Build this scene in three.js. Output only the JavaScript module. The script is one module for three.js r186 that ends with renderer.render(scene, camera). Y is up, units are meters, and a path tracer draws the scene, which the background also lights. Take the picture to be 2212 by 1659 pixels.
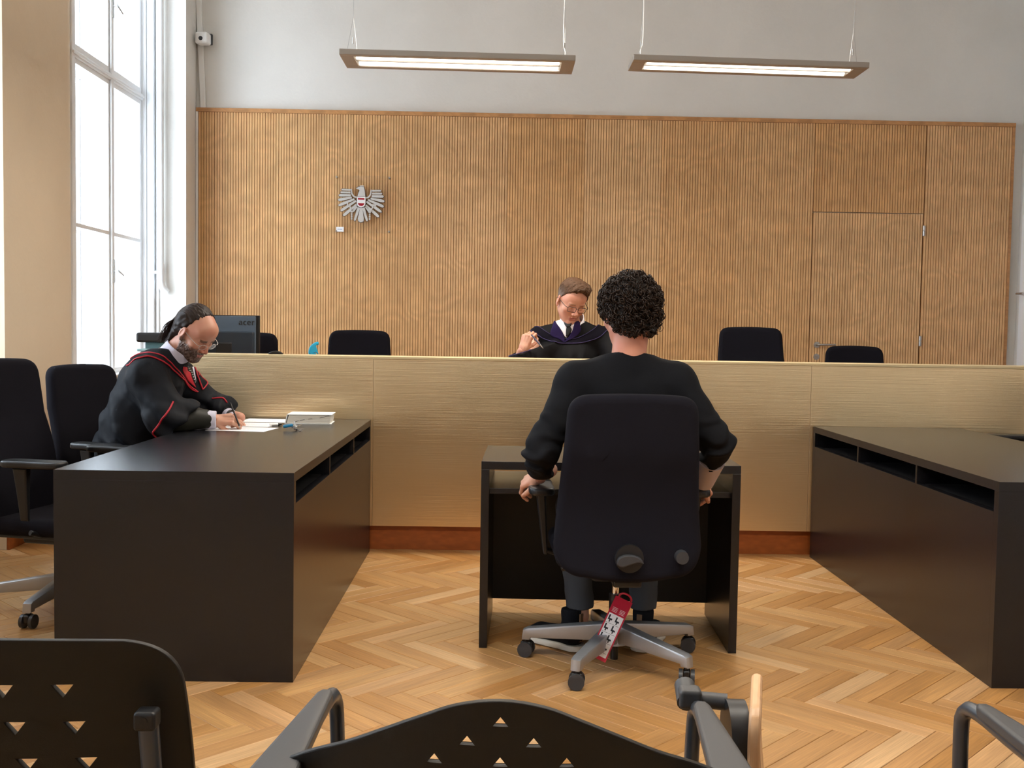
import * as THREE from 'three';
import { RoundedBoxGeometry } from 'three/addons/geometries/RoundedBoxGeometry.js';
import { RectAreaLightUniformsLib } from 'three/addons/lights/RectAreaLightUniformsLib.js';
import { mergeGeometries, mergeVertices, toCreasedNormals } from 'three/addons/utils/BufferGeometryUtils.js';
import { TessellateModifier } from 'three/addons/modifiers/TessellateModifier.js';
import { FontLoader } from 'three/addons/loaders/FontLoader.js';
import { TextGeometry } from 'three/addons/geometries/TextGeometry.js';
import { ImprovedNoise } from 'three/addons/math/ImprovedNoise.js';

// ---------- camera, sky, exposure ----------
const scene = new THREE.Scene();
const camera = new THREE.PerspectiveCamera(2 * Math.atan(829.5 / 2214.6) * 180 / Math.PI, 2212 / 1659, 0.05, 200);
camera.rotation.order = 'YXZ';
camera.position.set(0, 1.25, 0);
camera.rotation.set(-0.0508, -0.0146, 0.016);
camera.updateMatrixWorld(true);
const renderer = new THREE.WebGLRenderer({ antialias: true });
renderer.toneMapping = THREE.LinearToneMapping;
renderer.toneMappingExposure = 1.44;
renderer.shadowMap.enabled = true;
scene.background = new THREE.Color().setRGB(5.4, 6.3, 7.2);      // bright overcast sky seen through the windows
RectAreaLightUniformsLib.init();
const LAMP_COLOR = new THREE.Color().setRGB(1.0, 0.91, 0.79);
const LAMP_POWER = 41;

// ---------- helpers ----------
const rnd = (seed => () => { seed |= 0; seed = seed + 0x6D2B79F5 | 0; let t = Math.imul(seed ^ seed >>> 15, 1 | seed); t = t + Math.imul(t ^ t >>> 7, 61 | t) ^ t; return ((t ^ t >>> 14) >>> 0) / 4294967296; })(7431);
const V = (x, y, z) => new THREE.Vector3(x, y, z);
const names = {};
const numbered = n => { const k = names[n] = (names[n] ?? -1) + 1; return k ? `${n}_${String(k).padStart(3, '0')}` : n; };
function mesh(name, geo, mat, parent = scene) {
  const m = new THREE.Mesh(geo, mat); m.name = parent === scene ? numbered(name) : name; m.castShadow = m.receiveShadow = true; parent.add(m); return m;
}
function tag(o, label, category, group) { o.userData.label = label; o.userData.category = category; if (group) o.userData.group = group; return o; }
function thing(name, label, category, [x, y, z] = [0, 0, 0], turn = 0, group) {
  const o = new THREE.Group(); o.name = numbered(name); scene.add(o); o.position.set(x, y, z); o.rotation.y = turn; return tag(o, label, category, group);
}
function copyOf(src, label, [x, y, z], turn) {
  const o = src.clone(); o.name = numbered(src.name.replace(/_\d{3}$/, '')); scene.add(o); o.position.set(x, y, z); o.rotation.y = turn; o.userData = { ...src.userData, label }; return o;
}
function struct(name, geo, mat) { const m = mesh(name, geo, mat); m.name = name; m.userData.kind = 'structure'; return m; }
function structGroup(name) { const g = new THREE.Group(); g.name = name; g.userData.kind = 'structure'; scene.add(g); return g; }
// box between two corners with uv in metres
function box(x0, y0, z0, x1, y1, z1, r = 0, seg = 2) {
  const w = Math.abs(x1 - x0), h = Math.abs(y1 - y0), d = Math.abs(z1 - z0);
  const g = r > 0 ? new RoundedBoxGeometry(w, h, d, seg, Math.min(r, w / 2 - 1e-4, h / 2 - 1e-4, d / 2 - 1e-4)) : new THREE.BoxGeometry(w, h, d);
  g.translate((x0 + x1) / 2, (y0 + y1) / 2, (z0 + z1) / 2);
  return metric(g);
}
function metric(g) {
  g = g.index ? g.toNonIndexed() : g; const p = g.attributes.position, n = g.attributes.normal, uv = new Float32Array(p.count * 2);
  for (let i = 0; i < p.count; i++) {
    const a = Math.abs(n.getX(i)), b = Math.abs(n.getY(i)), c = Math.abs(n.getZ(i));
    if (a >= b && a >= c) { uv[2 * i] = p.getZ(i); uv[2 * i + 1] = p.getY(i); } else if (b >= c) { uv[2 * i] = p.getX(i); uv[2 * i + 1] = p.getZ(i); } else { uv[2 * i] = p.getX(i); uv[2 * i + 1] = p.getY(i); }
  }
  g.setAttribute('uv', new THREE.BufferAttribute(uv, 2)); return g;
}
const merge = list => mergeGeometries(list.map(g => { g = g.index ? g.toNonIndexed() : g; for (const k of Object.keys(g.attributes)) if (!['position', 'normal', 'uv'].includes(k)) g.deleteAttribute(k); if (!g.attributes.uv) g.setAttribute('uv', new THREE.BufferAttribute(new Float32Array(g.attributes.position.count * 2), 2)); return g; }));
const curve = (pts, closed = false, t = 0.5) => new THREE.CatmullRomCurve3(pts.map(p => p.isVector3 ? p : V(...p)), closed, 'catmullrom', t);
const tube = (pts, r, seg = 32, rad = 8, closed = false, t = 0.5) => new THREE.TubeGeometry(curve(pts, closed, t), seg, r, rad, closed);
function rod(a, b, r0, r1 = r0, rad = 12) {
  a = a.isVector3 ? a : V(...a); b = b.isVector3 ? b : V(...b); const d = b.clone().sub(a), g = new THREE.CylinderGeometry(r1, r0, d.length(), rad);
  g.applyQuaternion(new THREE.Quaternion().setFromUnitVectors(V(0, 1, 0), d.clone().normalize())); g.translate((a.x + b.x) / 2, (a.y + b.y) / 2, (a.z + b.z) / 2); return g;
}
function extrude(shape, depth, bevel = 0, seg = 2, curveSeg = 12) {
  const g = new THREE.ExtrudeGeometry(shape, { depth: depth - 2 * bevel, bevelEnabled: bevel > 0, bevelThickness: bevel, bevelSize: bevel, bevelOffset: -bevel, bevelSegments: seg, curveSegments: curveSeg });
  g.translate(0, 0, bevel); return g;
}
function poly(pts) { const s = new THREE.Shape(); pts.forEach(([x, y], i) => i ? s.lineTo(x, y) : s.moveTo(x, y)); s.closePath(); return s; }
const smoothShape = pts => new THREE.Shape(new THREE.CatmullRomCurve3(pts.map(([x, y]) => V(x, y, 0)), true, 'centripetal').getPoints(pts.length * 6).map(p => new THREE.Vector2(p.x, p.y)));

// ---------- tileable noise and textures ----------
const hash = (x, y, s) => { let h = Math.imul(x, 374761393) + Math.imul(y, 668265263) + Math.imul(s, 2147483647); h = Math.imul(h ^ h >>> 13, 1274126177); return ((h ^ h >>> 16) >>> 0) / 4294967296; };
function vnoise(x, y, px, py, s) {
  const x0 = Math.floor(x), y0 = Math.floor(y), fx = x - x0, fy = y - y0, u = fx * fx * (3 - 2 * fx), v = fy * fy * (3 - 2 * fy), m = (a, n) => ((a % n) + n) % n;
  const a = hash(m(x0, px), m(y0, py), s), b = hash(m(x0 + 1, px), m(y0, py), s), c = hash(m(x0, px), m(y0 + 1, py), s), d = hash(m(x0 + 1, px), m(y0 + 1, py), s);
  return a + (b - a) * u + (c - a) * v + (a - b - c + d) * u * v;
}
function fbm(u, v, fx, fy, oct, s) { let t = 0, a = 0.5, n = 0; for (let o = 0; o < oct; o++) { t += a * vnoise(u * fx, v * fy, fx, fy, s + o); n += a; a *= 0.55; fx *= 2; fy *= 2; } return t / n; }
function texture(w, h, fn, srgb, rx = 1, ry = 1) {
  const d = new Uint8Array(w * h * 4);
  for (let y = 0; y < h; y++) for (let x = 0; x < w; x++) { const c = fn(x / w, y / h), i = (y * w + x) * 4; for (let k = 0; k < 3; k++) d[i + k] = Math.max(0, Math.min(255, Math.round(255 * (Array.isArray(c) ? c[k] : c)))); d[i + 3] = 255; }
  const t = new THREE.DataTexture(d, w, h); t.wrapS = t.wrapT = THREE.RepeatWrapping; t.magFilter = THREE.LinearFilter; t.minFilter = THREE.LinearMipmapLinearFilter; t.generateMipmaps = true; if (srgb) t.colorSpace = THREE.SRGBColorSpace; t.repeat.set(rx, ry); t.needsUpdate = true; return t;
}
const rep = (t, x, y) => { const c = t.clone(); c.repeat.set(x, y); c.needsUpdate = true; return c; };
const std = o => new THREE.MeshStandardMaterial(o);
const phys = o => new THREE.MeshPhysicalMaterial(o);
const hex = c => new THREE.Color(c);

// wood: grain along v
const grainTex = texture(256, 1024, (u, v) => {
  const a = fbm(u, v, 24, 3, 4, 3), b = fbm(u + 0.05 * fbm(u, v, 3, 2, 2, 9), v, 90, 8, 2, 17), c = fbm(u, v, 3, 2, 3, 29);
  const k = 0.86 + 0.12 * (a - 0.5) + 0.16 * (b - 0.5) + 0.16 * (c - 0.5); return [k * 1.0 + 0.03, k * 0.985, k * 0.95];
}, true);
const flameTex = texture(512, 1024, (u, v) => {
  const a = fbm(u, v, 40, 3, 3, 41), w = fbm(u, v, 3, 5, 3, 51), ring = 0.5 + 0.5 * Math.sin(40 * (w + 0.6 * fbm(u, v, 2, 2, 2, 57))), f = fbm(u, v, 6, 22, 3, 61);
  const k = 0.9 + 0.08 * (a - 0.5) + 0.05 * (ring - 0.5) + 0.12 * (f - 0.5); return [k + 0.02, k * 0.98, k * 0.94];
}, true);
const plasterTex = texture(512, 512, (u, v) => 0.5 + 0.5 * (fbm(u, v, 48, 48, 3, 71) - 0.5) + 0.4 * (fbm(u, v, 6, 6, 3, 73) - 0.5), false);
const plasterTone = texture(512, 512, (u, v) => { const k = 0.97 + 0.045 * (fbm(u, v, 5, 5, 5, 75) - 0.5); return [k, k, k]; }, true);
const brushTex = texture(256, 1024, (u, v) => 0.5 + 0.9 * (fbm(u, v, 3, 512, 1, 81) - 0.5) + 0.4 * (fbm(u, v, 12, 256, 2, 83) - 0.5), false);
const weaveTex = texture(256, 256, (u, v) => { const a = Math.sin(u * Math.PI * 2 * 64) * Math.sin(v * Math.PI * 2 * 64); return 0.5 + 0.25 * a + 0.35 * (fbm(u, v, 64, 64, 2, 91) - 0.5); }, false);
const speckTex = texture(256, 256, (u, v) => 0.5 + 0.8 * (fbm(u, v, 96, 96, 2, 95) - 0.5), false);

const grainAcross = grainTex.clone(); grainAcross.rotation = Math.PI / 2; grainAcross.repeat.set(0.8, 3); grainAcross.needsUpdate = true;

// ---------- materials ----------
const M = {
  wallWhite: std({ color: hex('#e9e6e0'), roughness: 0.92, bumpMap: plasterTex, bumpScale: 0.0012, map: plasterTone }),
  wallShaded: std({ color: hex('#e6d4ba'), roughness: 0.9, bumpMap: plasterTex, bumpScale: 0.0012, map: plasterTone }),  // white wall too; its warm backlit shade is put into the colour
  ceiling: std({ color: hex('#e8e5de'), roughness: 0.95, map: plasterTone }),
  lacquer: std({ color: hex('#eceef0'), roughness: 0.35 }),
  glass: phys({ color: 0xffffff, transmission: 1, roughness: 0, thickness: 0, ior: 1.5 }),
  acrylic: phys({ color: 0xfdfdfd, transmission: 1, roughness: 0, thickness: 0, ior: 1.45 }),
  slat: std({ color: hex('#d9a063'), roughness: 0.43, map: flameTex }),
  slatBase: std({ color: hex('#b07f4d'), roughness: 0.85 }),
  woodTrim: std({ color: hex('#d2a06a'), roughness: 0.45, map: grainAcross }),
  kick: std({ color: hex('#b0642f'), roughness: 0.35, map: grainAcross }),
  benchMetal: phys({ color: hex('#f3d9ad'), metalness: 0.88, roughness: 0.36, anisotropy: 0.85, anisotropyRotation: 0, bumpMap: brushTex, bumpScale: 0.0004 }),
  benchEdge: std({ color: hex('#d6c197'), metalness: 0.2, roughness: 0.4 }),
  desk: phys({ color: hex('#151519'), roughness: 0.27, specularIntensity: 1, bumpMap: rep(speckTex, 8, 8), bumpScale: 0.0001 }),
  deskDark: std({ color: hex('#121213'), roughness: 0.5 }),
  fabric: phys({ color: hex('#14131a'), roughness: 0.95, specularIntensity: 0.3, bumpMap: rep(weaveTex, 12, 12), bumpScale: 0.0004 }),
  plastic: std({ color: hex('#131417'), roughness: 0.42 }),
  greyPlastic: std({ color: hex('#34363a'), roughness: 0.4 }),
  shell: phys({ color: hex('#171410'), roughness: 0.48, specularIntensity: 0.7, bumpMap: rep(speckTex, 10, 10), bumpScale: 0.0002 }),
  armPad: std({ color: hex('#3a3a3b'), roughness: 0.5 }),
  tubeSteel: std({ color: hex('#4d5157'), metalness: 0.55, roughness: 0.33 }),
  alu: std({ color: hex('#a9abaf'), metalness: 0.7, roughness: 0.38 }),
  chrome: std({ color: hex('#d8d8d8'), metalness: 1, roughness: 0.12 }),
  steel: std({ color: hex('#b5b4b2'), metalness: 0.9, roughness: 0.3 }),
  lampBody: std({ color: hex('#a39a90'), metalness: 0.45, roughness: 0.4 }),
  paper: std({ color: hex('#f2f2f4'), roughness: 0.8 }),
  white: std({ color: hex('#f0f0ee'), roughness: 0.5 }),
  black: std({ color: hex('#0c0c0d'), roughness: 0.4 }),
};
// ---------- room ----------
const XL = -2.7, XR = 4.69, ZB = -9.25, ZF = 4.2, CEIL = 4.55;
const WIN_Z = [-7.72, -4.45, -1.18, 2.09], HALF_IN = 1.21, HALF_OUT = 0.75, OFF = -0.467, X_SPLAY = -3.07, X_OUT = -3.45, SILL = 0.84, HEAD = 4.3;   // the casements sit towards the far side of each opening
{
  const w = struct('wall_back', box(XL - 0.6, 0, ZB - 0.25, XR + 0.25, CEIL, ZB), M.wallWhite); M.wallWhite.map.repeat.set(0.5, 0.5); M.wallWhite.bumpMap.repeat.set(1.2, 1.2);
  struct('wall_front', box(XL - 0.6, 0, ZF, XR + 0.25, CEIL, ZF + 0.2), M.wallWhite);
  struct('wall_right', box(XR, 0, ZB - 0.25, XR + 0.25, CEIL, ZF + 0.2), M.wallWhite);
  struct('ceiling', box(XL - 0.6, CEIL, ZB - 0.25, XR + 0.25, CEIL + 0.2, ZF + 0.2), M.ceiling);
  // window wall: piers with splayed reveals, parapets and lintels
  const g = structGroup('wall_left');
  const edges = [ZB, ...WIN_Z.flatMap(z => [z - HALF_IN, z + HALF_IN]), ZF];
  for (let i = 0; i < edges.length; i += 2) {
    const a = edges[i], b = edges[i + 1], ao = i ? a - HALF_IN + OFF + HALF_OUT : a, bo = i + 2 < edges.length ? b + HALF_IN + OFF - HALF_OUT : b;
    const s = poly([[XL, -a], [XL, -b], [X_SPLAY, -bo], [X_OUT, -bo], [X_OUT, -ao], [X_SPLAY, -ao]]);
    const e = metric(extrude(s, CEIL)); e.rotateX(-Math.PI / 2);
    mesh('pier', toCreasedNormals(e, 0.5), i ? M.wallShaded : M.wallWhite, g);
  }
  for (const z of WIN_Z) {
    mesh('parapet', box(X_OUT, 0, z - HALF_IN, X_SPLAY + 0.1, SILL, z + HALF_IN), M.wallWhite, g);
    mesh('lintel', box(X_OUT, HEAD, z - HALF_IN, XL, CEIL, z + HALF_IN), M.wallWhite, g);
  }
}
// windows: outer and inner casements, each pane its own mesh
function windowUnit(name, z) {
  const w = structGroup(name); w.position.set(0, 0, z);
  const F = (n, g, p = w) => mesh(n, g, M.lacquer, p);
  const H0 = SILL, H1 = HEAD, HW = HALF_OUT, TR = 3.195;
  for (const [xi, layer] of [[-3.1, 'inner'], [-3.33, 'outer']]) {
    const x0 = xi - 0.035, x1 = xi + 0.035;
    F('frame_jamb', box(x0 - 0.01, H0, -HW, x1 + 0.01, H1, -HW + 0.05, 0.006), w); F('frame_jamb', box(x0 - 0.01, H0, HW - 0.05, x1 + 0.01, H1, HW, 0.006), w);
    F('frame_head', box(x0 - 0.01, H1 - 0.06, -HW, x1 + 0.01, H1, HW, 0.006), w);
    const tr = F('transom', box(x0 - 0.015, TR - 0.03, -HW, x1 + 0.015, TR + 0.025, HW, 0.01), w);
    if (layer === 'inner') F('transom_moulding', box(x1 + 0.008, TR - 0.012, -HW, x1 + 0.026, TR + 0.01, HW, 0.006), tr);
    for (const s of [-1, 1]) {
      for (const [y0, y1, bar] of [[H0 + 0.03, TR - 0.03, 1.975], [TR + 0.025, H1 - 0.05, 0]]) {
        const a = s < 0 ? -HW + 0.05 : 0.004, b = s < 0 ? -0.004 : HW - 0.05, t = 0.036;
        const sash = mesh('sash', merge([box(x0, y0, a, x1, y1, a + t, 0.006), box(x0, y0, b - t, x1, y1, b, 0.006), box(x0, y0, a + t, x1, y0 + 0.045, b - t), box(x0, y1 - t, a + t, x1, y1, b - t), ...(bar ? [box(x0, bar - 0.014, a + t, x1, bar + 0.014, b - t)] : [])]), M.lacquer, w);
        for (const [p0, p1] of bar ? [[y0 + 0.045, bar - 0.014], [bar + 0.014, y1 - t]] : [[y0 + 0.045, y1 - t]]) {
          const pg = new THREE.PlaneGeometry(b - a - 2 * t, p1 - p0); pg.rotateY(Math.PI / 2); pg.translate(xi, (p0 + p1) / 2, (a + b) / 2);
          mesh('pane', pg, M.glass, sash);
        }
      }
    }
    F('meeting_stile', box(x1, H0 + 0.03, -0.022, x1 + 0.02, H1 - 0.06, 0.022, 0.006), w);
    // lever handles on the meeting stile
    if (layer === 'inner') for (const y of [1.68, 3.74]) {
      const h = mesh('handle', merge([box(x1 + 0.02, y - 0.09, -0.012, x1 + 0.028, y + 0.09, 0.012, 0.003), rod([x1 + 0.02, y, 0], [x1 + 0.06, y, 0], 0.008), rod([x1 + 0.058, y, 0], [x1 + 0.062, y - 0.03, -0.1], 0.008, 0.006)]), M.steel, w);
    }
  }
  F('sill_board', box(-3.14, SILL - 0.005, -HW + 0.01, -2.93, SILL + 0.035, HW + 0.5, 0.01), w);
  F('bottom_rail', box(-3.14, SILL + 0.03, -HW, -3.055, SILL + 0.06, HW, 0.006), w);
  // stepped mouldings of the casement box towards the room
  for (const [x0, x1, d] of [[-3.065, -3.03, 0.045], [-3.03, -2.985, 0.03], [-2.985, -2.965, 0.042], [-2.955, -2.93, 0.018]])
    F('casing_moulding', box(x0, SILL + 0.03, -HW - 0.003, x1, HEAD - 0.02, -HW + d, 0.008), w);
  F('head_casing', box(-3.4, HEAD - 0.02, -HW - 0.1, -2.95, HEAD + 0.04, HW + 0.1, 0.01), w);
  return w;
}
WIN_Z.forEach((z, i) => windowUnit(`window_${i + 1}`, z + OFF));

// ---------- herringbone floor: staves of 42 x 7.8 cm ----------
{
  const g = structGroup('floor'); const L = 0.42, W = 0.078, R2 = Math.SQRT1_2, GAP = 0.0015;
  mesh('subfloor', box(X_OUT, -0.2, ZB - 0.2, XR + 0.2, -0.0125, ZF + 0.2), std({ color: hex('#4a2f18'), roughness: 0.9 }), g);
  const tones = ['#cca26a', '#c79c64', '#d2ab75', '#c2955a', '#d8b282', '#caa16d', '#d1a971', '#bd8f55', '#dbba8c', '#c99e66'];
  const mats = tones.map(t => std({ color: hex(t), roughness: 0.36, map: grainTex, bumpMap: grainTex, bumpScale: 0.00025 }));
  const stave = k => {
    const c = 0.0014, hl = L / 2 - GAP / 2, hw = W / 2 - GAP / 2, s = new THREE.BoxGeometry(2 * hw, 0.0125, 2 * hl); s.translate(0, -0.00625, 0);
    const p = s.attributes.position, pos = [], nor = [], uv = [], idx = [];
    // chamfered top: top face, four chamfers, four sides
    const T = [[-hw + c, 0, -hl + c], [hw - c, 0, -hl + c], [hw - c, 0, hl - c], [-hw + c, 0, hl - c]], B = [[-hw, -c, -hl], [hw, -c, -hl], [hw, -c, hl], [-hw, -c, hl]], D = B.map(([x, , z]) => [x, -0.0125, z]);
    const quad = (a, b, cc, d) => { const n = V(b[0] - a[0], b[1] - a[1], b[2] - a[2]).cross(V(d[0] - a[0], d[1] - a[1], d[2] - a[2])).normalize(), o = pos.length / 3; for (const q of [a, b, cc, d]) { pos.push(...q); nor.push(n.x, n.y, n.z); uv.push(q[0] * 4 + k * 0.37, q[2] * 1.3 + k * 0.23); } idx.push(o, o + 1, o + 2, o, o + 2, o + 3); };
    quad(T[0], T[3], T[2], T[1]);
    for (let i = 0; i < 4; i++) { const j = (i + 1) % 4; quad(T[i], T[j], B[j], B[i]); quad(B[i], B[j], D[j], D[i]); }
    const o = new THREE.BufferGeometry(); o.setAttribute('position', new THREE.Float32BufferAttribute(pos, 3)); o.setAttribute('normal', new THREE.Float32BufferAttribute(nor, 3)); o.setAttribute('uv', new THREE.Float32BufferAttribute(uv, 2)); o.setIndex(idx); return o;
  };
  const variants = [0, 1, 2, 3, 4, 5, 6].map(stave), all = [];
  const Z0 = -3.91, nz = Math.ceil(16 / (L * R2)), nx = 110;
  for (let r = -nz; r <= nz; r++) for (let i = -nx; i <= nx; i++) {
    const x = i * W * Math.SQRT2 + (r & 1 ? W * R2 : 0) + (r >> 1) * 0 + 0.03, z = Z0 + r * L * R2;
    if (x < X_OUT - 0.1 || x > XR + 0.1 || z < ZB || z > ZF) continue;
    all.push({ x, z, turn: r & 1 ? -Math.PI / 4 : Math.PI / 4, tone: Math.floor(rnd() * tones.length), v: Math.floor(rnd() * 7), dy: -0.0004 * rnd() });
  }
  const hidden = s => (s.x < -0.72 && s.z < -3.62) || (s.x > 1.8 && s.z < -3.62) || s.z < -5.86 || (s.x > 0.0 && s.x < 0.95 && s.z < -4.0) || (s.x > -0.02 && s.x < 0.9 && s.z < -4.1 && s.z > -4.5);
  const inFrame = s => s.z < -2.9 && Math.abs(s.x / s.z) < 0.52;
  const seen = all.filter(s => inFrame(s) && !hidden(s)).sort((a, b) => b.z - a.z), own = new Set(seen.slice(0, 300)), rest = [];
  for (const s of all) {
    if (own.has(s)) { const m = mesh('stave', variants[s.v], mats[s.tone], g); m.position.set(s.x, s.dy, s.z); m.rotation.y = s.turn; continue; }
    const q = variants[s.v].clone(); q.rotateY(s.turn); q.translate(s.x, s.dy, s.z);
    const c = hex(tones[s.tone]), n = q.attributes.position.count, col = new Float32Array(n * 3); for (let i = 0; i < n; i++) col.set([c.r, c.g, c.b], 3 * i);
    q.setAttribute('color', new THREE.BufferAttribute(col, 3)); rest.push(q);
  }
  const m = mesh('staves', mergeGeometries(rest), std({ color: 0xffffff, vertexColors: true, roughness: 0.36, map: grainTex, bumpMap: grainTex, bumpScale: 0.00025 }), g); m.userData.kind = 'stuff';
}

// ---------- slatted wall panelling with hidden door ----------
const PZ = -9.21, PX0 = -2.695, PX1 = 4.6, PTOP = 3.185, PLOW = 0.2, DX0 = 2.805, DX1 = 3.805, DTOP = 2.362;
const slatMats = ['#f4cb94', '#f1c68e', '#f6d09c', '#eec288', '#f5cd98', '#f2c992'].map((c, i) => { const m = M.slat.clone(); m.color = hex(c); m.map = flameTex.clone(); m.map.repeat.set(0.9, 0.45); m.map.offset.set(i * 0.37, i * 0.21); m.map.needsUpdate = true; return m; });
function slatSection(x0, x1, y0, y1, parent, k, name = 'slatted_panel') {
  const base = mesh(name, box(x0, y0, PZ - 0.028, x1, y1, PZ - 0.009), M.slatBase, parent);
  const n = Math.max(1, Math.round((x1 - x0) / 0.0236)), p = (x1 - x0) / n, list = [];
  for (let i = 0; i < n; i++) { const a = x0 + p * (i + 0.12), b = x0 + p * (i + 0.88); list.push(box(a, y0, PZ - 0.0095, b, y1, PZ)); }
  const m = mesh('slats', merge(list), slatMats[k % slatMats.length], base); m.userData.kind = 'stuff';
  return base;
}
{
  const g = thing('wall_panelling', 'tall beech panelling of fine vertical slats covering the back wall', 'panelling', [0, 0, 0]); g.userData.kind = 'structure'; delete g.userData.category; delete g.userData.label; g.name = 'trim_1';
  const n = 8; for (let i = 0; i < n; i++) { const a = PX0 + 0.02 + (DX0 - PX0 - 0.02) * i / n, b = PX0 + 0.02 + (DX0 - PX0 - 0.02) * (i + 1) / n; slatSection(a, b - 0.0005, PLOW, PTOP - 0.035, g, i * 5 + 1); }
  slatSection(DX0 + 0.002, DX1 - 0.002, DTOP + 0.007, PTOP - 0.035, g, 3);
  slatSection(DX1 + 0.004, PX1 - 0.025, PLOW, PTOP - 0.035, g, 4);
  mesh('top_rail', box(PX0, PTOP - 0.035, PZ - 0.035, PX1, PTOP, PZ + 0.012, 0.002), M.woodTrim, g);
  mesh('side_rail', box(PX0, PLOW, PZ - 0.035, PX0 + 0.02, PTOP - 0.035, PZ + 0.004), M.woodTrim, g);
  mesh('side_rail', box(PX1 - 0.025, PLOW, PZ - 0.035, PX1, PTOP - 0.035, PZ + 0.004), M.woodTrim, g);
  const d = structGroup('door_1');
  slatSection(DX0 + 0.005, DX1 - 0.005, PLOW + 0.006, DTOP, d, 2, 'door_leaf');
  const h = mesh('lever_handle', merge([rod([2.875, 1.178, PZ], [2.875, 1.178, PZ + 0.012], 0.027, 0.027, 24), rod([2.875, 1.178, PZ + 0.01], [2.875, 1.178, PZ + 0.055], 0.0095), tube([[2.875, 1.178, PZ + 0.05], [2.89, 1.178, PZ + 0.057], [2.95, 1.179, PZ + 0.057], [3.03, 1.179, PZ + 0.055]], 0.0095, 16, 10)]), M.steel, d);
  const r = mesh('lock_rose', rod([2.875, 1.07, PZ], [2.875, 1.07, PZ + 0.01], 0.027, 0.027, 24), M.steel, d);
  for (const y of [2.213, 1.225]) mesh('hinge', merge([rod([DX1 + 0.002, y - 0.045, PZ + 0.012], [DX1 + 0.002, y - 0.002, PZ + 0.012], 0.012), rod([DX1 + 0.002, y + 0.002, PZ + 0.012], [DX1 + 0.002, y + 0.045, PZ + 0.012], 0.012)]), M.steel, d);
}
// white door on the right wall, its lever showing in the corner
{
  const d = structGroup('door_2');
  mesh('door_leaf', box(XR - 0.03, 0.2, -9.14, XR - 0.002, 2.36, -8.2, 0.003), M.lacquer, d);
  mesh('lever_handle', merge([rod([XR - 0.03, 1.66, -9.08], [XR - 0.09, 1.66, -9.08], 0.009), rod([XR - 0.087, 1.66, -9.08], [XR - 0.087, 1.66, -8.97], 0.009)]), M.steel, d);
}
struct('baseboard_left', merge([[ZB, WIN_Z[0] - HALF_IN], [WIN_Z[0] + HALF_IN, WIN_Z[1] - HALF_IN], [WIN_Z[1] + HALF_IN, WIN_Z[2] - HALF_IN]].map(([a, b]) => box(XL, 0, a, XL + 0.018, 0.1, b, 0.003))), M.kick);
struct('trim_2', box(XL + 0.02, 0, ZB + 0.045, XR - 0.01, 0.2, -5.92), std({ color: hex('#a87c4c'), roughness: 0.4, map: grainTex }));   // podium behind the bench
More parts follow.
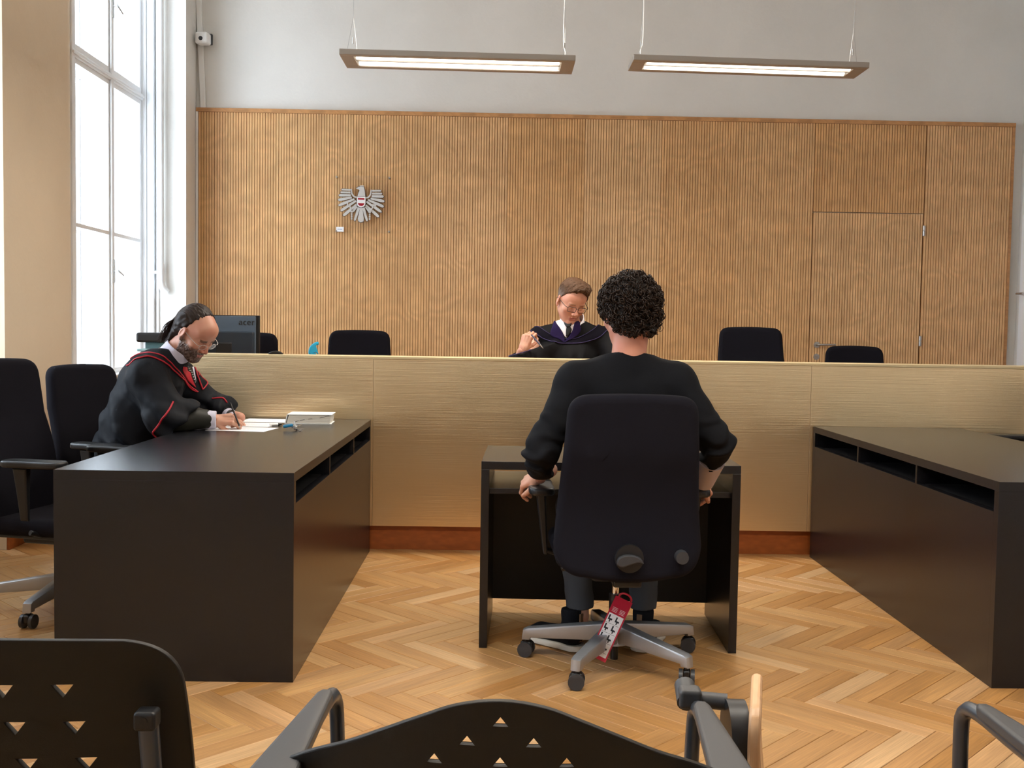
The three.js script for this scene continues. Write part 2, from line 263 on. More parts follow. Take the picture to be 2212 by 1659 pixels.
// ---------- ceiling lamps: a frame with louvre blades round two glowing tubes ----------
function pendantLamp(x0, x1, z0, z1, y, tilt, label, cover) {
  const cx = (x0 + x1) / 2, cz = (z0 + z1) / 2, g = thing('pendant_lamp', label, 'lamp', [cx, y, cz], 0, 'hanging fluorescent lamps'); g.rotation.z = tilt;
  const hw = (x1 - x0) / 2, hd = Math.abs(z1 - z0) / 2, t = 0.045, H = 0.032;
  mesh('frame', merge([box(-hw, 0, -hd, hw, H, -hd + t, 0.004), box(-hw, 0, hd - t, hw, H, hd, 0.004), box(-hw, 0, -hd + t, -hw + 0.075, H, hd - t, 0.003), box(hw - 0.075, 0, -hd + t, hw, H, hd - t, 0.003), box(-hw + 0.075, 0.004, -0.006, hw - 0.075, H - 0.004, 0.006)]), M.lampBody, g);
  const glow = std({ color: 0xffffff, emissive: new THREE.Color().setRGB(1.0, 0.93, 0.8), emissiveIntensity: 2.6, roughness: 0.4 });
  for (const s of [-1, 1]) {
    mesh('fluorescent_tube', rod([-hw + 0.085, 0.016, s * hd * 0.42], [hw - 0.085, 0.016, s * hd * 0.42], 0.019, 0.019, 18), glow, g);
    for (const e of [-1, 1]) mesh('tube_socket', box(e * (hw - 0.075) - 0.012, 0.004, s * hd * 0.42 - 0.014, e * (hw - 0.075) + 0.012, 0.03, s * hd * 0.42 + 0.014, 0.003), M.white, g);
  }
  // side reflectors, white and curved, open above and below
  const refl = M.white;
  for (const s of [-1, 1]) mesh('reflector', merge([box(-hw + 0.075, 0.006, s * (hd - t) - 0.002, hw - 0.075, H, s * (hd - t) + 0.002), box(-hw + 0.075, H, s * hd * 0.15, hw - 0.075, H + 0.003, s * hd * 0.32)]), refl, g);
  if (cover) mesh('top_tube', merge([rod([-hw + 0.1, H + 0.018, -hd * 0.2], [hw - 0.13, H + 0.018, -hd * 0.2], 0.009, 0.009, 12)]), glow, g);
  for (const s of [-1, 1]) {
    const w = mesh('suspension_wire', merge([rod([s * (hw - 0.055), 0.25, 0], [s * (hw - 0.055), CEIL - y + 0.02, 0], 0.0013, 0.0013, 6), rod([s * (hw - 0.055), 0.25, 0], [s * (hw - 0.055) - 0.012, H, hd - 0.02], 0.001, 0.001, 6), rod([s * (hw - 0.055), 0.25, 0], [s * (hw - 0.055) + 0.012, H, -hd + 0.02], 0.001, 0.001, 6)]), M.steel, g);
    mesh('wire_grip', rod([s * (hw - 0.055), 0.10, 0.0], [s * (hw - 0.055), 0.135, 0], 0.0045, 0.0045, 10), M.steel, w);
  }
  mesh('power_cable', tube([[(cover ? -1 : 1) * (hw - 0.06), H, 0.02], [(cover ? -1 : 1) * (hw - 0.045), 0.07, 0.02], [(cover ? -1 : 1) * (hw - 0.062), 0.16, 0.01], [(cover ? -1 : 1) * (hw - 0.058), 0.6, 0.01], [(cover ? -1 : 1) * (hw - 0.058), CEIL - y + 0.02, 0.01]], 0.0028, 40, 6), M.white, g);
  for (const down of [1, -1]) {
    const l = new THREE.RectAreaLight(LAMP_COLOR, LAMP_POWER * (down > 0 ? 1.05 : 0.32), 2 * hw - 0.2, 2 * hd - 0.12);
    l.position.set(0, down > 0 ? -0.004 : H + 0.034, 0); l.rotation.x = down > 0 ? -Math.PI / 2 : Math.PI / 2; g.add(l);
  }
  return g;
}
pendantLamp(-0.895, 0.405, -5.72, -6.02, 2.75, -0.008, 'left of the two slim hanging lamps, nearer the windows', false);
pendantLamp(0.725, 2.035, -5.73, -5.98, 2.75, -0.014, 'right of the two slim hanging lamps, with a lit tube on top', true);
pendantLamp(-0.895, 0.405, -2.1, -2.4, 2.75, 0, 'slim lamp hanging above the audience chairs on the window side', false);
pendantLamp(0.725, 2.035, -2.1, -2.4, 2.75, 0, 'slim lamp hanging above the audience chairs on the door side', false);

// ---------- judges' bench ----------
const BZ = -5.762, BTOP = 1.101;
{
  const g = thing('judges_bench', 'long brushed metallic judges bench with pale top edge across the room', 'bench', [0, 0, 0]);
  const seams = [-1.985, -0.695, 1.775, 4.245, XR - 0.02];
  for (let i = 0; i < 4; i++) { const p = mesh('front_panel', box(seams[i] + 0.0008, 0.142, BZ - 0.03, seams[i + 1] - 0.0008, BTOP - 0.016, BZ, 0.0008, 1), M.benchMetal, g); }
  mesh('top_edge', box(-1.985, BTOP - 0.016, BZ - 0.22, XR - 0.02, BTOP, BZ + 0.004, 0.003), M.benchEdge, g);
  mesh('kick_board', box(-1.96, 0, BZ - 0.10, XR - 0.02, 0.142, BZ - 0.045), M.kick, g);
  mesh('worktop', box(-2.1, 0.92, BZ - 0.92, XR - 0.02, 0.95, BZ - 0.04, 0.004), M.woodTrim, g);
  for (const x of [-1.96, 0.9, 4.5]) mesh('support', box(x, 0.2, BZ - 0.85, x + 0.03, 0.92, BZ - 0.06), M.woodTrim, g);
}
// ---------- counsel desks ----------
function counselDesk(name, label, x0, x1, z0, z1, openSide, dividers) {   // openSide: +1 slot faces +x
  const g = thing(name, label, 'desk', [(x0 + x1) / 2, 0, (z0 + z1) / 2], 0, 'counsel desks'), T = 0.034, H = 0.745;
  const hw = (x1 - x0) / 2, hd = Math.abs(z1 - z0) / 2, s = openSide, b = 0.0005;
  mesh('desk_top', box(-hw, H - T, -hd, hw, H, hd, b, 1), M.desk, g);
  mesh('end_panel', box(-hw, 0, hd - T, hw, H - T - 0.0001, hd, b, 1), M.desk, g);
  mesh('end_panel', box(-hw, 0, -hd, hw, H - T - 0.0005, -hd + T, b, 1), M.desk, g);
  const xa = s * hw, xb = s * (hw - T);
  mesh('side_panel', box(xa, 0, -hd + T, xb, H - T - 0.078, hd - T, b, 1), M.desk, g);
  mesh('slot_shelf', box(s * (hw - T), H - T - 0.1, -hd + T, s * (hw - 0.42), H - T - 0.085, hd - T), M.deskDark, g);
  mesh('slot_back', box(s * (hw - 0.42), H - T - 0.1, -hd + T, s * (hw - 0.435), H - T, hd - T), M.deskDark, g);
  for (const f of dividers) { const z = -hd + 2 * hd * f; mesh('divider', box(xa, H - T - 0.078, z - 0.008, s * (hw - 0.4), H - T, z + 0.008), M.desk, g); }
  return g;
}
counselDesk('counsel_desk', 'black counsel desk on the window side with papers, keys and a book', -1.542, -0.705, -3.575, -5.745, 1, [0.31, 0.645]);
counselDesk('counsel_desk', 'bare black counsel desk at the right edge of the room', 1.79, 2.63, -3.595, -5.745, -1, [0.335, 0.665]);
// ---------- witness table ----------
{
  const g = thing('witness_table', 'small black witness table with open knee space and shelf slot', 'table', [0.46, 0, -4.26], -0.035), hw = 0.507, hd = 0.28, H = 0.742, T = 0.032, b = 0.0012;
  mesh('table_top', box(-hw, H - T, -hd, hw, H, hd, b, 1), M.desk, g);
  for (const s of [-1, 1]) mesh('side_panel', box(s * hw, 0, -hd, s * (hw - T), H - T - 0.0001, hd, b, 1), M.desk, g);
  mesh('shelf', box(-hw + T, H - T - 0.10, -hd + 0.02, hw - T, H - T - 0.078, hd - 0.03, b, 1), M.desk, g);
  mesh('modesty_panel', box(-hw + T, 0.06, -hd + 0.01, hw - T, H - T - 0.10, -hd + 0.03), M.deskDark, g);
}
// ---------- swivel chairs ----------
function backOutline(wt, wb, y0, y1) {
  const s = new THREE.Shape(), rt = 0.07, rb = 0.11;
  s.moveTo(-wb / 2 + rb, y0); s.quadraticCurveTo(0, y0 - 0.028, wb / 2 - rb, y0); s.quadraticCurveTo(wb / 2 - 0.01, y0, wb / 2, y0 + rb);
  s.quadraticCurveTo(wb / 2 - 0.018, (y0 + y1) / 2, wt / 2, y1 - rt); s.quadraticCurveTo(wt / 2 - 0.006, y1 - 0.008, wt / 2 - rt, y1 - 0.004); s.quadraticCurveTo(0, y1 + 0.006, -wt / 2 + rt, y1 - 0.004);
  s.quadraticCurveTo(-wt / 2 + 0.006, y1 - 0.008, -wt / 2, y1 - rt); s.quadraticCurveTo(-wb / 2 + 0.018, (y0 + y1) / 2, -wb / 2, y0 + rb); s.quadraticCurveTo(-wb / 2 + 0.01, y0, -wb / 2 + rb, y0); return s;
}
function bendBack(g, y0, y1) {   // lumbar curve: the back leans away as it rises, and wraps a little at the sides
  const p = g.attributes.position;
  for (let i = 0; i < p.count; i++) { const t = (p.getY(i) - y0) / (y1 - y0), x = p.getX(i); p.setZ(i, p.getZ(i) + 0.035 * Math.sin(Math.PI * Math.min(1, t * 1.5)) - 0.05 * t * t + 0.35 * x * x); }
  g.computeVertexNormals(); return g;
}
function swivelChair(label, category, pos, turn, o = {}) {
  const g = thing('swivel_chair', label, 'chair', pos, turn, 'black swivel chairs'), baseTurn = o.baseTurn ?? 0, lift = o.lift ?? 0;
  // star base with five arms and casters
  const star = mesh('star_base', merge([rod([0, 0.075, 0], [0, 0.155, 0], 0.052, 0.034, 20)]), M.alu, g); star.rotation.y = baseTurn;
  for (let k = 0; k < 5; k++) {
    const a = k * 2 * Math.PI / 5, prof = poly([[0.02, 0.155], [0.335, 0.112], [0.352, 0.104], [0.356, 0.066], [0.325, 0.066], [0.322, 0.075], [0.06, 0.085], [0.02, 0.075]]);
    const ag = extrude(prof, 0.044, 0.006, 2); ag.translate(0, 0, -0.022);
    const p = ag.attributes.position; for (let i = 0; i < p.count; i++) p.setZ(i, p.getZ(i) * (1.25 - 1.1 * Math.max(0, p.getX(i) - 0.02)));
    ag.computeVertexNormals(); ag.rotateY(a); mesh('base_arm', toCreasedNormals(ag, 0.6), M.alu, star);
    const cx = 0.34 * Math.cos(a), cz = -0.34 * Math.sin(a), ca = a + (o.casterTurn ?? 0.6) + k * 0.35, dx = Math.cos(ca), dz = Math.sin(ca);
    const wheel = new THREE.Group(); wheel.name = 'caster'; star.add(wheel); wheel.position.set(cx, 0, cz); wheel.rotation.y = -ca;
    mesh('caster_hood', merge([rod([0, 0.045, 0], [0, 0.08, 0], 0.011, 0.011, 12), box(-0.022, 0.022, -0.013, 0.022, 0.058, 0.013, 0.008)]), M.plastic, wheel);
    for (const s of [-1, 1]) { const wg = new THREE.CylinderGeometry(0.029, 0.029, 0.014, 24); wg.rotateX(Math.PI / 2); wg.translate(0, 0.029, s * 0.021); mesh('wheel', wg, M.greyPlastic, wheel); }
  }
  mesh('gas_lift', merge([rod([0, 0.012, 0], [0, 0.30 + lift, 0], 0.0145, 0.0145, 18)]), M.black, g);
  mesh('lift_sleeve', rod([0, 0.15, 0], [0, 0.265, 0], 0.024, 0.024, 18), M.plastic, g);
  mesh('piston', rod([0, 0.265, 0], [0, 0.36 + lift, 0], 0.0152, 0.0152, 18), M.chrome, g);
  mesh('mechanism', box(-0.11, 0.345 + lift, -0.16, 0.11, 0.405 + lift, 0.12, 0.015), M.plastic, g);
  const sg = new RoundedBoxGeometry(0.49, 0.075, 0.47, 5, 0.035); sg.translate(0, 0.44 + lift, 0.02); mesh('seat', sg, M.fabric, g);
  mesh('seat_pan', box(-0.225, 0.392 + lift, -0.19, 0.225, 0.408 + lift, 0.23, 0.007), M.plastic, g);
  const y0 = 0.40 + lift, y1 = 1.045 + lift + (o.tall ?? 0), bw = o.backWidth ?? 1;
  let bg = extrude(backOutline(0.452 * bw, 0.522 * bw, y0, y1), 0.07, 0.03, 5, 10); bg.translate(0, 0, -0.035);
  bg = new TessellateModifier(0.05, 6).modify(bg); bg = mergeVertices((bg.deleteAttribute('normal'), bg.deleteAttribute('uv'), bg), 1e-4); bendBack(bg, y0, y1); bg = metricKeep(bg); bg.translate(0, 0, -0.315);
  const back = mesh('backrest', bg, M.fabric, g);
  mesh('back_bracket', box(-0.05, 0.36 + lift, -0.30, 0.05, 0.385 + lift, -0.10, 0.008), M.plastic, g);
  if (o.knobs) {
    const big = mesh('adjusting_dial', rod([0.005, 0.478, -0.352], [0.005, 0.478, -0.366], 0.05, 0.049, 32), M.plastic, back);
    const grip = extrude(smoothShape([[-0.046, -0.014], [-0.04, 0.006], [-0.02, 0.016], [0.01, 0.016], [0.036, 0.006], [0.046, -0.012], [0.03, -0.008], [0.0, -0.016], [-0.028, -0.024]]), 0.022, 0.004, 2); grip.rotateY(Math.PI); grip.translate(0.005, 0.477, -0.364); mesh('dial_grip', grip, M.greyPlastic, big);
    mesh('small_knob', rod([-0.178, 0.482, -0.335], [-0.178, 0.482, -0.365], 0.024, 0.022, 24), M.greyPlastic, back);
  }
  for (const s of [-1, 1]) {
    const post = extrude(poly([[-0.034, 0.645], [0.034, 0.645], [0.026, 0.55], [0.018, 0.42], [-0.018, 0.42], [-0.026, 0.55]]), 0.036, 0.009, 3); post.rotateY(Math.PI / 2); post.translate(-0.018, 0, 0); { const p = post.attributes.position; for (let i = 0; i < p.count; i++) { const y = p.getY(i), k = Math.max(0, Math.min(1, (y - 0.42) / 0.225)); p.setX(i, p.getX(i) * (0.45 + 0.55 * k) - s * 0.02 * (1 - k)); } post.computeVertexNormals(); } post.translate(s * 0.292, lift + (o.armLift ?? 0), -0.02);
    const ap = mesh('arm_post', post, M.plastic, g);
    mesh('arm_bracket', rod([s * 0.268, 0.43 + lift, 0.0], [s * 0.19, 0.4 + lift, 0.03], 0.011, 0.011, 10), M.plastic, ap);
    const pad = extrude(smoothShape([[-0.042, -0.13], [0.0, -0.142], [0.042, -0.13], [0.047, 0], [0.04, 0.125], [0, 0.14], [-0.04, 0.125], [-0.047, 0]]), 0.03, 0.011, 4); pad.rotateX(-Math.PI / 2); pad.translate(s * 0.29, 0.648 + lift + (o.armLift ?? 0), 0.035);
    mesh('arm_pad', pad, M.plastic, g);
  }
  return g;
}
function metricKeep(g) { if (!g.attributes.normal) g.computeVertexNormals(); const p = g.attributes.position, uv = new Float32Array(p.count * 2); for (let i = 0; i < p.count; i++) { uv[2 * i] = p.getX(i); uv[2 * i + 1] = p.getY(i); } g.setAttribute('uv', new THREE.BufferAttribute(uv, 2)); return g; }
const witnessChair = swivelChair('black swivel chair with dial on its back under the witness', 'chair', [0.462, 0, -3.843], Math.PI + 0.02, { knobs: true, baseTurn: Math.PI / 2 - 0.5116 - 0.02 - 0.0, casterTurn: 1.2 });
// red and white instruction tag hung on the gas lift
const nearChair = swivelChair('empty black swivel chair cut off by the left picture edge', 'chair', [-1.88, 0, -4.53], Math.PI / 2 - 0.22, { baseTurn: 0.75, lift: -0.05, tall: 0.1, armLift: 0.06 });
const counselChair = swivelChair('black swivel chair in which the man with red piped robe sits', 'chair', [-1.86, 0, -5.26], Math.PI / 2 - 0.4, { baseTurn: 0.2 });
swivelChair('black swivel chair behind the bench beside the blue spray bottle', 'chair', [-1.005, 0.2, -7.35], 0.08, { });
swivelChair('black swivel chair behind the bench, right next to the computer monitor', 'chair', [-1.86, 0.2, -7.45], 0.1, { lift: -0.03 });
swivelChair('tall black swivel chair behind the bench right of the witness', 'chair', [1.895, 0.2, -7.4], -0.05, { lift: 0.07, backWidth: 1.04 });
swivelChair('low black swivel chair behind the bench in front of the door', 'chair', [2.67, 0.2, -7.45], -0.15, { lift: -0.06, backWidth: 0.94 });
swivelChair('black swivel chair on which the judge sits', 'chair', [0.47, 0.2, -6.72], 0, { lift: -0.06, tall: -0.18 });
swivelChair('black swivel chair at the right desk, only an armrest in view', 'chair', [2.87, 0, -5.31], -Math.PI / 2, { armLift: 0.05 });
{
  const c = document.createElement('canvas'); c.width = 128; c.height = 512; const x = c.getContext('2d');
  x.fillStyle = '#c01f3a'; x.fillRect(0, 0, 128, 512);
  x.fillStyle = '#f3d9dc'; for (let i = 0; i < 4; i++) { x.fillRect(18, 92 + i * 11, 38, 4); x.fillRect(72, 92 + i * 11, 38, 4); }
  x.fillStyle = '#f4f5f8'; x.fillRect(10, 145, 108, 340);
  x.fillStyle = '#1f2430'; for (let r = 0; r < 4; r++) for (let k = 0; k < 2; k++) { const ox = 18 + k * 52, oy = 158 + r * 76; x.fillRect(ox, oy, 10, 34); x.fillRect(ox, oy + 28, 30, 14); x.fillRect(ox + 12, oy + 42, 8, 16); x.fillRect(ox - 6, oy + 66, 46, 2); }
  x.beginPath(); x.arc(64, 462, 14, 0, 7); x.fill();
  const t = new THREE.CanvasTexture(c); t.colorSpace = THREE.SRGBColorSpace;
  const g = new THREE.PlaneGeometry(0.068, 0.24, 4, 16), p = g.attributes.position;
  for (let i = 0; i < p.count; i++) { const y = p.getY(i); p.setZ(i, 0.02 * Math.sin((y + 0.12) * 9)); }
  g.computeVertexNormals();
  const tagMesh = mesh('instruction_tag', g, std({ map: t, roughness: 0.45, side: THREE.DoubleSide })); tag(tagMesh, 'red and white instruction tag hanging on the witness chair column', 'tag');
  tagMesh.position.set(0.435, 0.155, -3.745); tagMesh.rotation.set(-0.5, -0.1, -0.42, 'YXZ');
  const ring = mesh('hanging_loop', (() => { const q = new THREE.TorusGeometry(0.024, 0.004, 8, 20); q.rotateX(Math.PI / 2 - 0.5); q.translate(0.0, 0.132, -0.012); return q; })(), std({ color: hex('#c01f3a'), roughness: 0.5 }), tagMesh);
}
// ---------- audience chairs in the foreground ----------
function triangleHole(x, y, w, h, up) { const p = new THREE.Path(); const d = up ? 1 : -1; p.moveTo(x - w / 2, y - d * h / 2); p.lineTo(x, y + d * h / 2); p.lineTo(x + w / 2, y - d * h / 2); p.closePath(); return p; }
function bentShell(shape, thick, bend, maxEdge = 0.035, bevel = 0.002) {
  let g = extrude(shape, thick, bevel, 3, 10); g.translate(0, 0, -thick / 2); g = new TessellateModifier(maxEdge, 6).modify(g.index ? g.toNonIndexed() : g);
  const p = g.attributes.position; for (let i = 0; i < p.count; i++) p.setZ(i, p.getZ(i) + bend(p.getX(i), p.getY(i)));
  g.deleteAttribute('normal'); g.deleteAttribute('uv'); g = mergeVertices(g, 1e-5); g.computeVertexNormals(); return metricKeep(toCreasedNormals(g, 0.5));
}
function audienceChair(label, pos, turn, tablet) {
  const g = thing('audience_chair', label, 'chair', pos, turn, 'perforated black audience chairs');
  const s = new THREE.Shape(), top = [[-0.292, 0.678], [-0.25, 0.7], [-0.2, 0.721], [-0.15, 0.745], [-0.1, 0.768], [-0.055, 0.786], [0, 0.794], [0.055, 0.786], [0.1, 0.768], [0.15, 0.745], [0.2, 0.721], [0.25, 0.7], [0.292, 0.678]];
  const crv = new THREE.CatmullRomCurve3(top.map(([x, y]) => V(x, y, 0))).getPoints(48); s.moveTo(-0.2, 0.42); s.lineTo(-0.285, 0.62); crv.forEach(p => s.lineTo(p.x, p.y)); s.lineTo(0.285, 0.62); s.lineTo(0.2, 0.42); s.closePath();
  const arch = x => 0.794 - 1.05 * x * x / (1 + 4 * Math.abs(x));
  for (let r = 0; r < 9; r++) for (let i = -4; i <= 4; i++) {
    if ((r + i) & 1) continue; const x = i * 0.0415, y = 0.768 - r * 0.0265 - Math.abs(i) * 0.0 ; if (r < Math.abs(i) || y < 0.46) continue;
    s.holes.push(triangleHole(x, y, 0.0245, 0.0165, true));
  }
  mesh('backrest', bentShell(s, 0.011, (x, y) => 0.75 * x * x + 0.10 * (0.79 - y)), M.shell, g).position.z = -0.22;
  const seat = new THREE.Shape(); seat.moveTo(-0.22, -0.2); seat.lineTo(-0.235, 0.16); seat.quadraticCurveTo(-0.23, 0.23, -0.16, 0.235); seat.lineTo(0.16, 0.235); seat.quadraticCurveTo(0.23, 0.23, 0.235, 0.16); seat.lineTo(0.22, -0.2); seat.closePath();
  const sg = bentShell(seat, 0.012, (x, y) => -0.6 * x * x * 0.3 + 0.15 * (y + 0.2) * (y + 0.2) * 0.3); sg.rotateX(-Math.PI / 2); sg.scale(1, 1, -1); sg.translate(0, 0.44, 0); mesh('seat', metric(sg), M.shell, g);
  for (const e of [-1, 1]) {
    const fx = e * 0.288;
    // one bent tube: rear post, arm and front leg
    mesh('arm_frame', tube([[e * 0.30, 0.0, -0.26], [e * 0.30, 0.4, -0.22], [e * 0.30, 0.60, -0.19], [e * 0.297, 0.645, -0.13], [e * 0.298, 0.652, 0.05], [e * 0.298, 0.652, 0.155], [e * 0.298, 0.635, 0.192], [e * 0.296, 0.58, 0.205], [e * 0.29, 0.3, 0.21], [e * 0.29, 0.0, 0.24]], 0.0125, 90, 12), M.tubeSteel, g);
    const pad = extrude(poly([[-0.22, -0.038], [-0.22, 0.03], [0.12, 0.014], [0.135, 0.008], [0.135, -0.008], [0.12, -0.013]]), 0.02, 0.006, 3); pad.rotateX(-Math.PI / 2); pad.rotateY(-Math.PI / 2); pad.translate(e * 0.298, 0.654, 0.0); if (e > 0) pad.scale(1, 1, 1);
    const p = pad.attributes.position; for (let i = 0; i < p.count; i++) { const z = p.getZ(i); p.setY(i, p.getY(i) + 0.06 * Math.max(0, -z) * Math.max(0, -z) * 4); }
    pad.computeVertexNormals(); mesh('arm_pad', toCreasedNormals(pad, 0.6), M.armPad, g);
    mesh('foot_glide', merge([rod([e * 0.30, 0, -0.26], [e * 0.30, 0.02, -0.26], 0.016), rod([e * 0.29, 0, 0.24], [e * 0.29, 0.02, 0.24], 0.016)]), M.plastic, g);
  }
  mesh('cross_tube', tube([[-0.292, 0.40, 0.21], [-0.1, 0.41, 0.19], [0.1, 0.41, 0.19], [0.292, 0.40, 0.21]], 0.011, 24, 10), M.tubeSteel, g);
  if (tablet) {   // folded writing board on the sitter's right arm (local -x)
    const hinge = mesh('tablet_hinge', merge([rod([-0.282, 0.655, 0.175], [-0.282, 0.67, 0.215], 0.017, 0.017, 16), box(-0.305, 0.645, 0.165, -0.268, 0.678, 0.2, 0.008), rod([-0.29, 0.656, 0.19], [-0.347, 0.656, 0.18], 0.0135, 0.0135, 16)]), M.armPad, g);
    mesh('hinge_disc', rod([-0.341, 0.607, 0.15], [-0.371, 0.607, 0.15], 0.062, 0.062, 36), M.plastic, hinge);
    mesh('hinge_bolt', rod([-0.33, 0.598, 0.135], [-0.343, 0.598, 0.135], 0.006, 0.011, 14), M.steel, hinge);
    const b = new THREE.Shape(); b.moveTo(-0.10, 0); b.quadraticCurveTo(-0.13, 0.02, -0.13, 0.06); b.lineTo(-0.11, 0.36); b.quadraticCurveTo(-0.1, 0.4, -0.05, 0.4); b.lineTo(0.06, 0.4); b.quadraticCurveTo(0.11, 0.39, 0.11, 0.34); b.lineTo(0.09, 0.05); b.quadraticCurveTo(0.085, 0, 0.04, 0); b.closePath();
    const bg = bentShell(b, 0.019, (x, y) => 0.55 * (y - 0.05) * (y - 0.05), 0.035, 0.008); bg.rotateZ(Math.PI); bg.rotateY(-Math.PI / 2); bg.rotateY(-0.2); bg.translate(-0.386, 0.682, 0.15);
    mesh('writing_board', metric(bg), std({ color: hex('#d9b389'), roughness: 0.4, map: grainTex }), g);
  }
  return g;
}
audienceChair('perforated black audience chair with folded wooden writing board, centre foreground', [0.024, 0, -1.47], Math.PI - 0.06, true);
audienceChair('audience chair at lower right corner, only its tubular armrest in view', [1.075, 0, -1.455], Math.PI, false);
{
  const g = thing('audience_chair', 'perforated black audience chair at lower left corner with square back', 'chair', [-0.68, 0, -1.58], Math.PI, 'perforated black audience chairs');
  const s = new THREE.Shape(), w = 0.262, y1 = 0.83, y0 = 0.46; s.moveTo(-w + 0.03, y0); s.lineTo(w - 0.03, y0); s.quadraticCurveTo(w, y0, w + 0.002, y0 + 0.05); s.quadraticCurveTo(w + 0.004, 0.65, w - 0.006, y1 - 0.07); s.quadraticCurveTo(w - 0.012, y1 - 0.012, w - 0.08, y1 - 0.003); s.quadraticCurveTo(0, y1 + 0.005, -w + 0.08, y1 - 0.003); s.quadraticCurveTo(-w + 0.012, y1 - 0.012, -w + 0.006, y1 - 0.07); s.quadraticCurveTo(-w - 0.004, 0.65, -w - 0.002, y0 + 0.05); s.quadraticCurveTo(-w, y0, -w + 0.03, y0);
  for (let r = 0; r < 6; r++) for (let i = -2; i <= 2; i++) { const x = -i * 0.0785 - 0.012 * r + 0.056, y = 0.757 - r * 0.054; if (Math.abs(x) < 0.175) s.holes.push(triangleHole(x, y, 0.028, 0.018, false)); }
  mesh('backrest', bentShell(s, 0.011, (x, y) => 0.45 * x * x + 0.16 * (0.83 - y)), M.shell, g).position.z = -0.225;
  const seat = poly([[-0.22, -0.2], [-0.235, 0.2], [-0.18, 0.235], [0.18, 0.235], [0.235, 0.2], [0.22, -0.2]]), sg = extrude(seat, 0.014, 0.004, 2); sg.rotateX(-Math.PI / 2); sg.scale(1, 1, -1); sg.translate(0, 0.44, 0); mesh('seat', metric(sg), M.shell, g);
  for (const e of [-1, 1]) {
    mesh('back_post', tube([[e * 0.222, 0.728, -0.232], [e * 0.222, 0.6, -0.212], [e * 0.212, 0.45, -0.19], [e * 0.22, 0.3, -0.2], [e * 0.24, 0, -0.25]], 0.0135, 40, 14), M.tubeSteel, g);
    const cap = mesh('post_cap', merge([box(e * 0.222 - 0.0145, 0.716, -0.25, e * 0.222 + 0.0145, 0.742, -0.222, 0.005)]), M.plastic, g);
    mesh('bolt', rod([e * 0.222, 0.731, -0.2495], [e * 0.222, 0.731, -0.2515], 0.005), M.black, cap);
    mesh('leg', tube([[e * 0.22, 0.42, -0.19], [e * 0.222, 0.425, 0.1], [e * 0.222, 0.38, 0.17], [e * 0.23, 0, 0.2]], 0.0125, 40, 12), M.tubeSteel, g);
  }
}
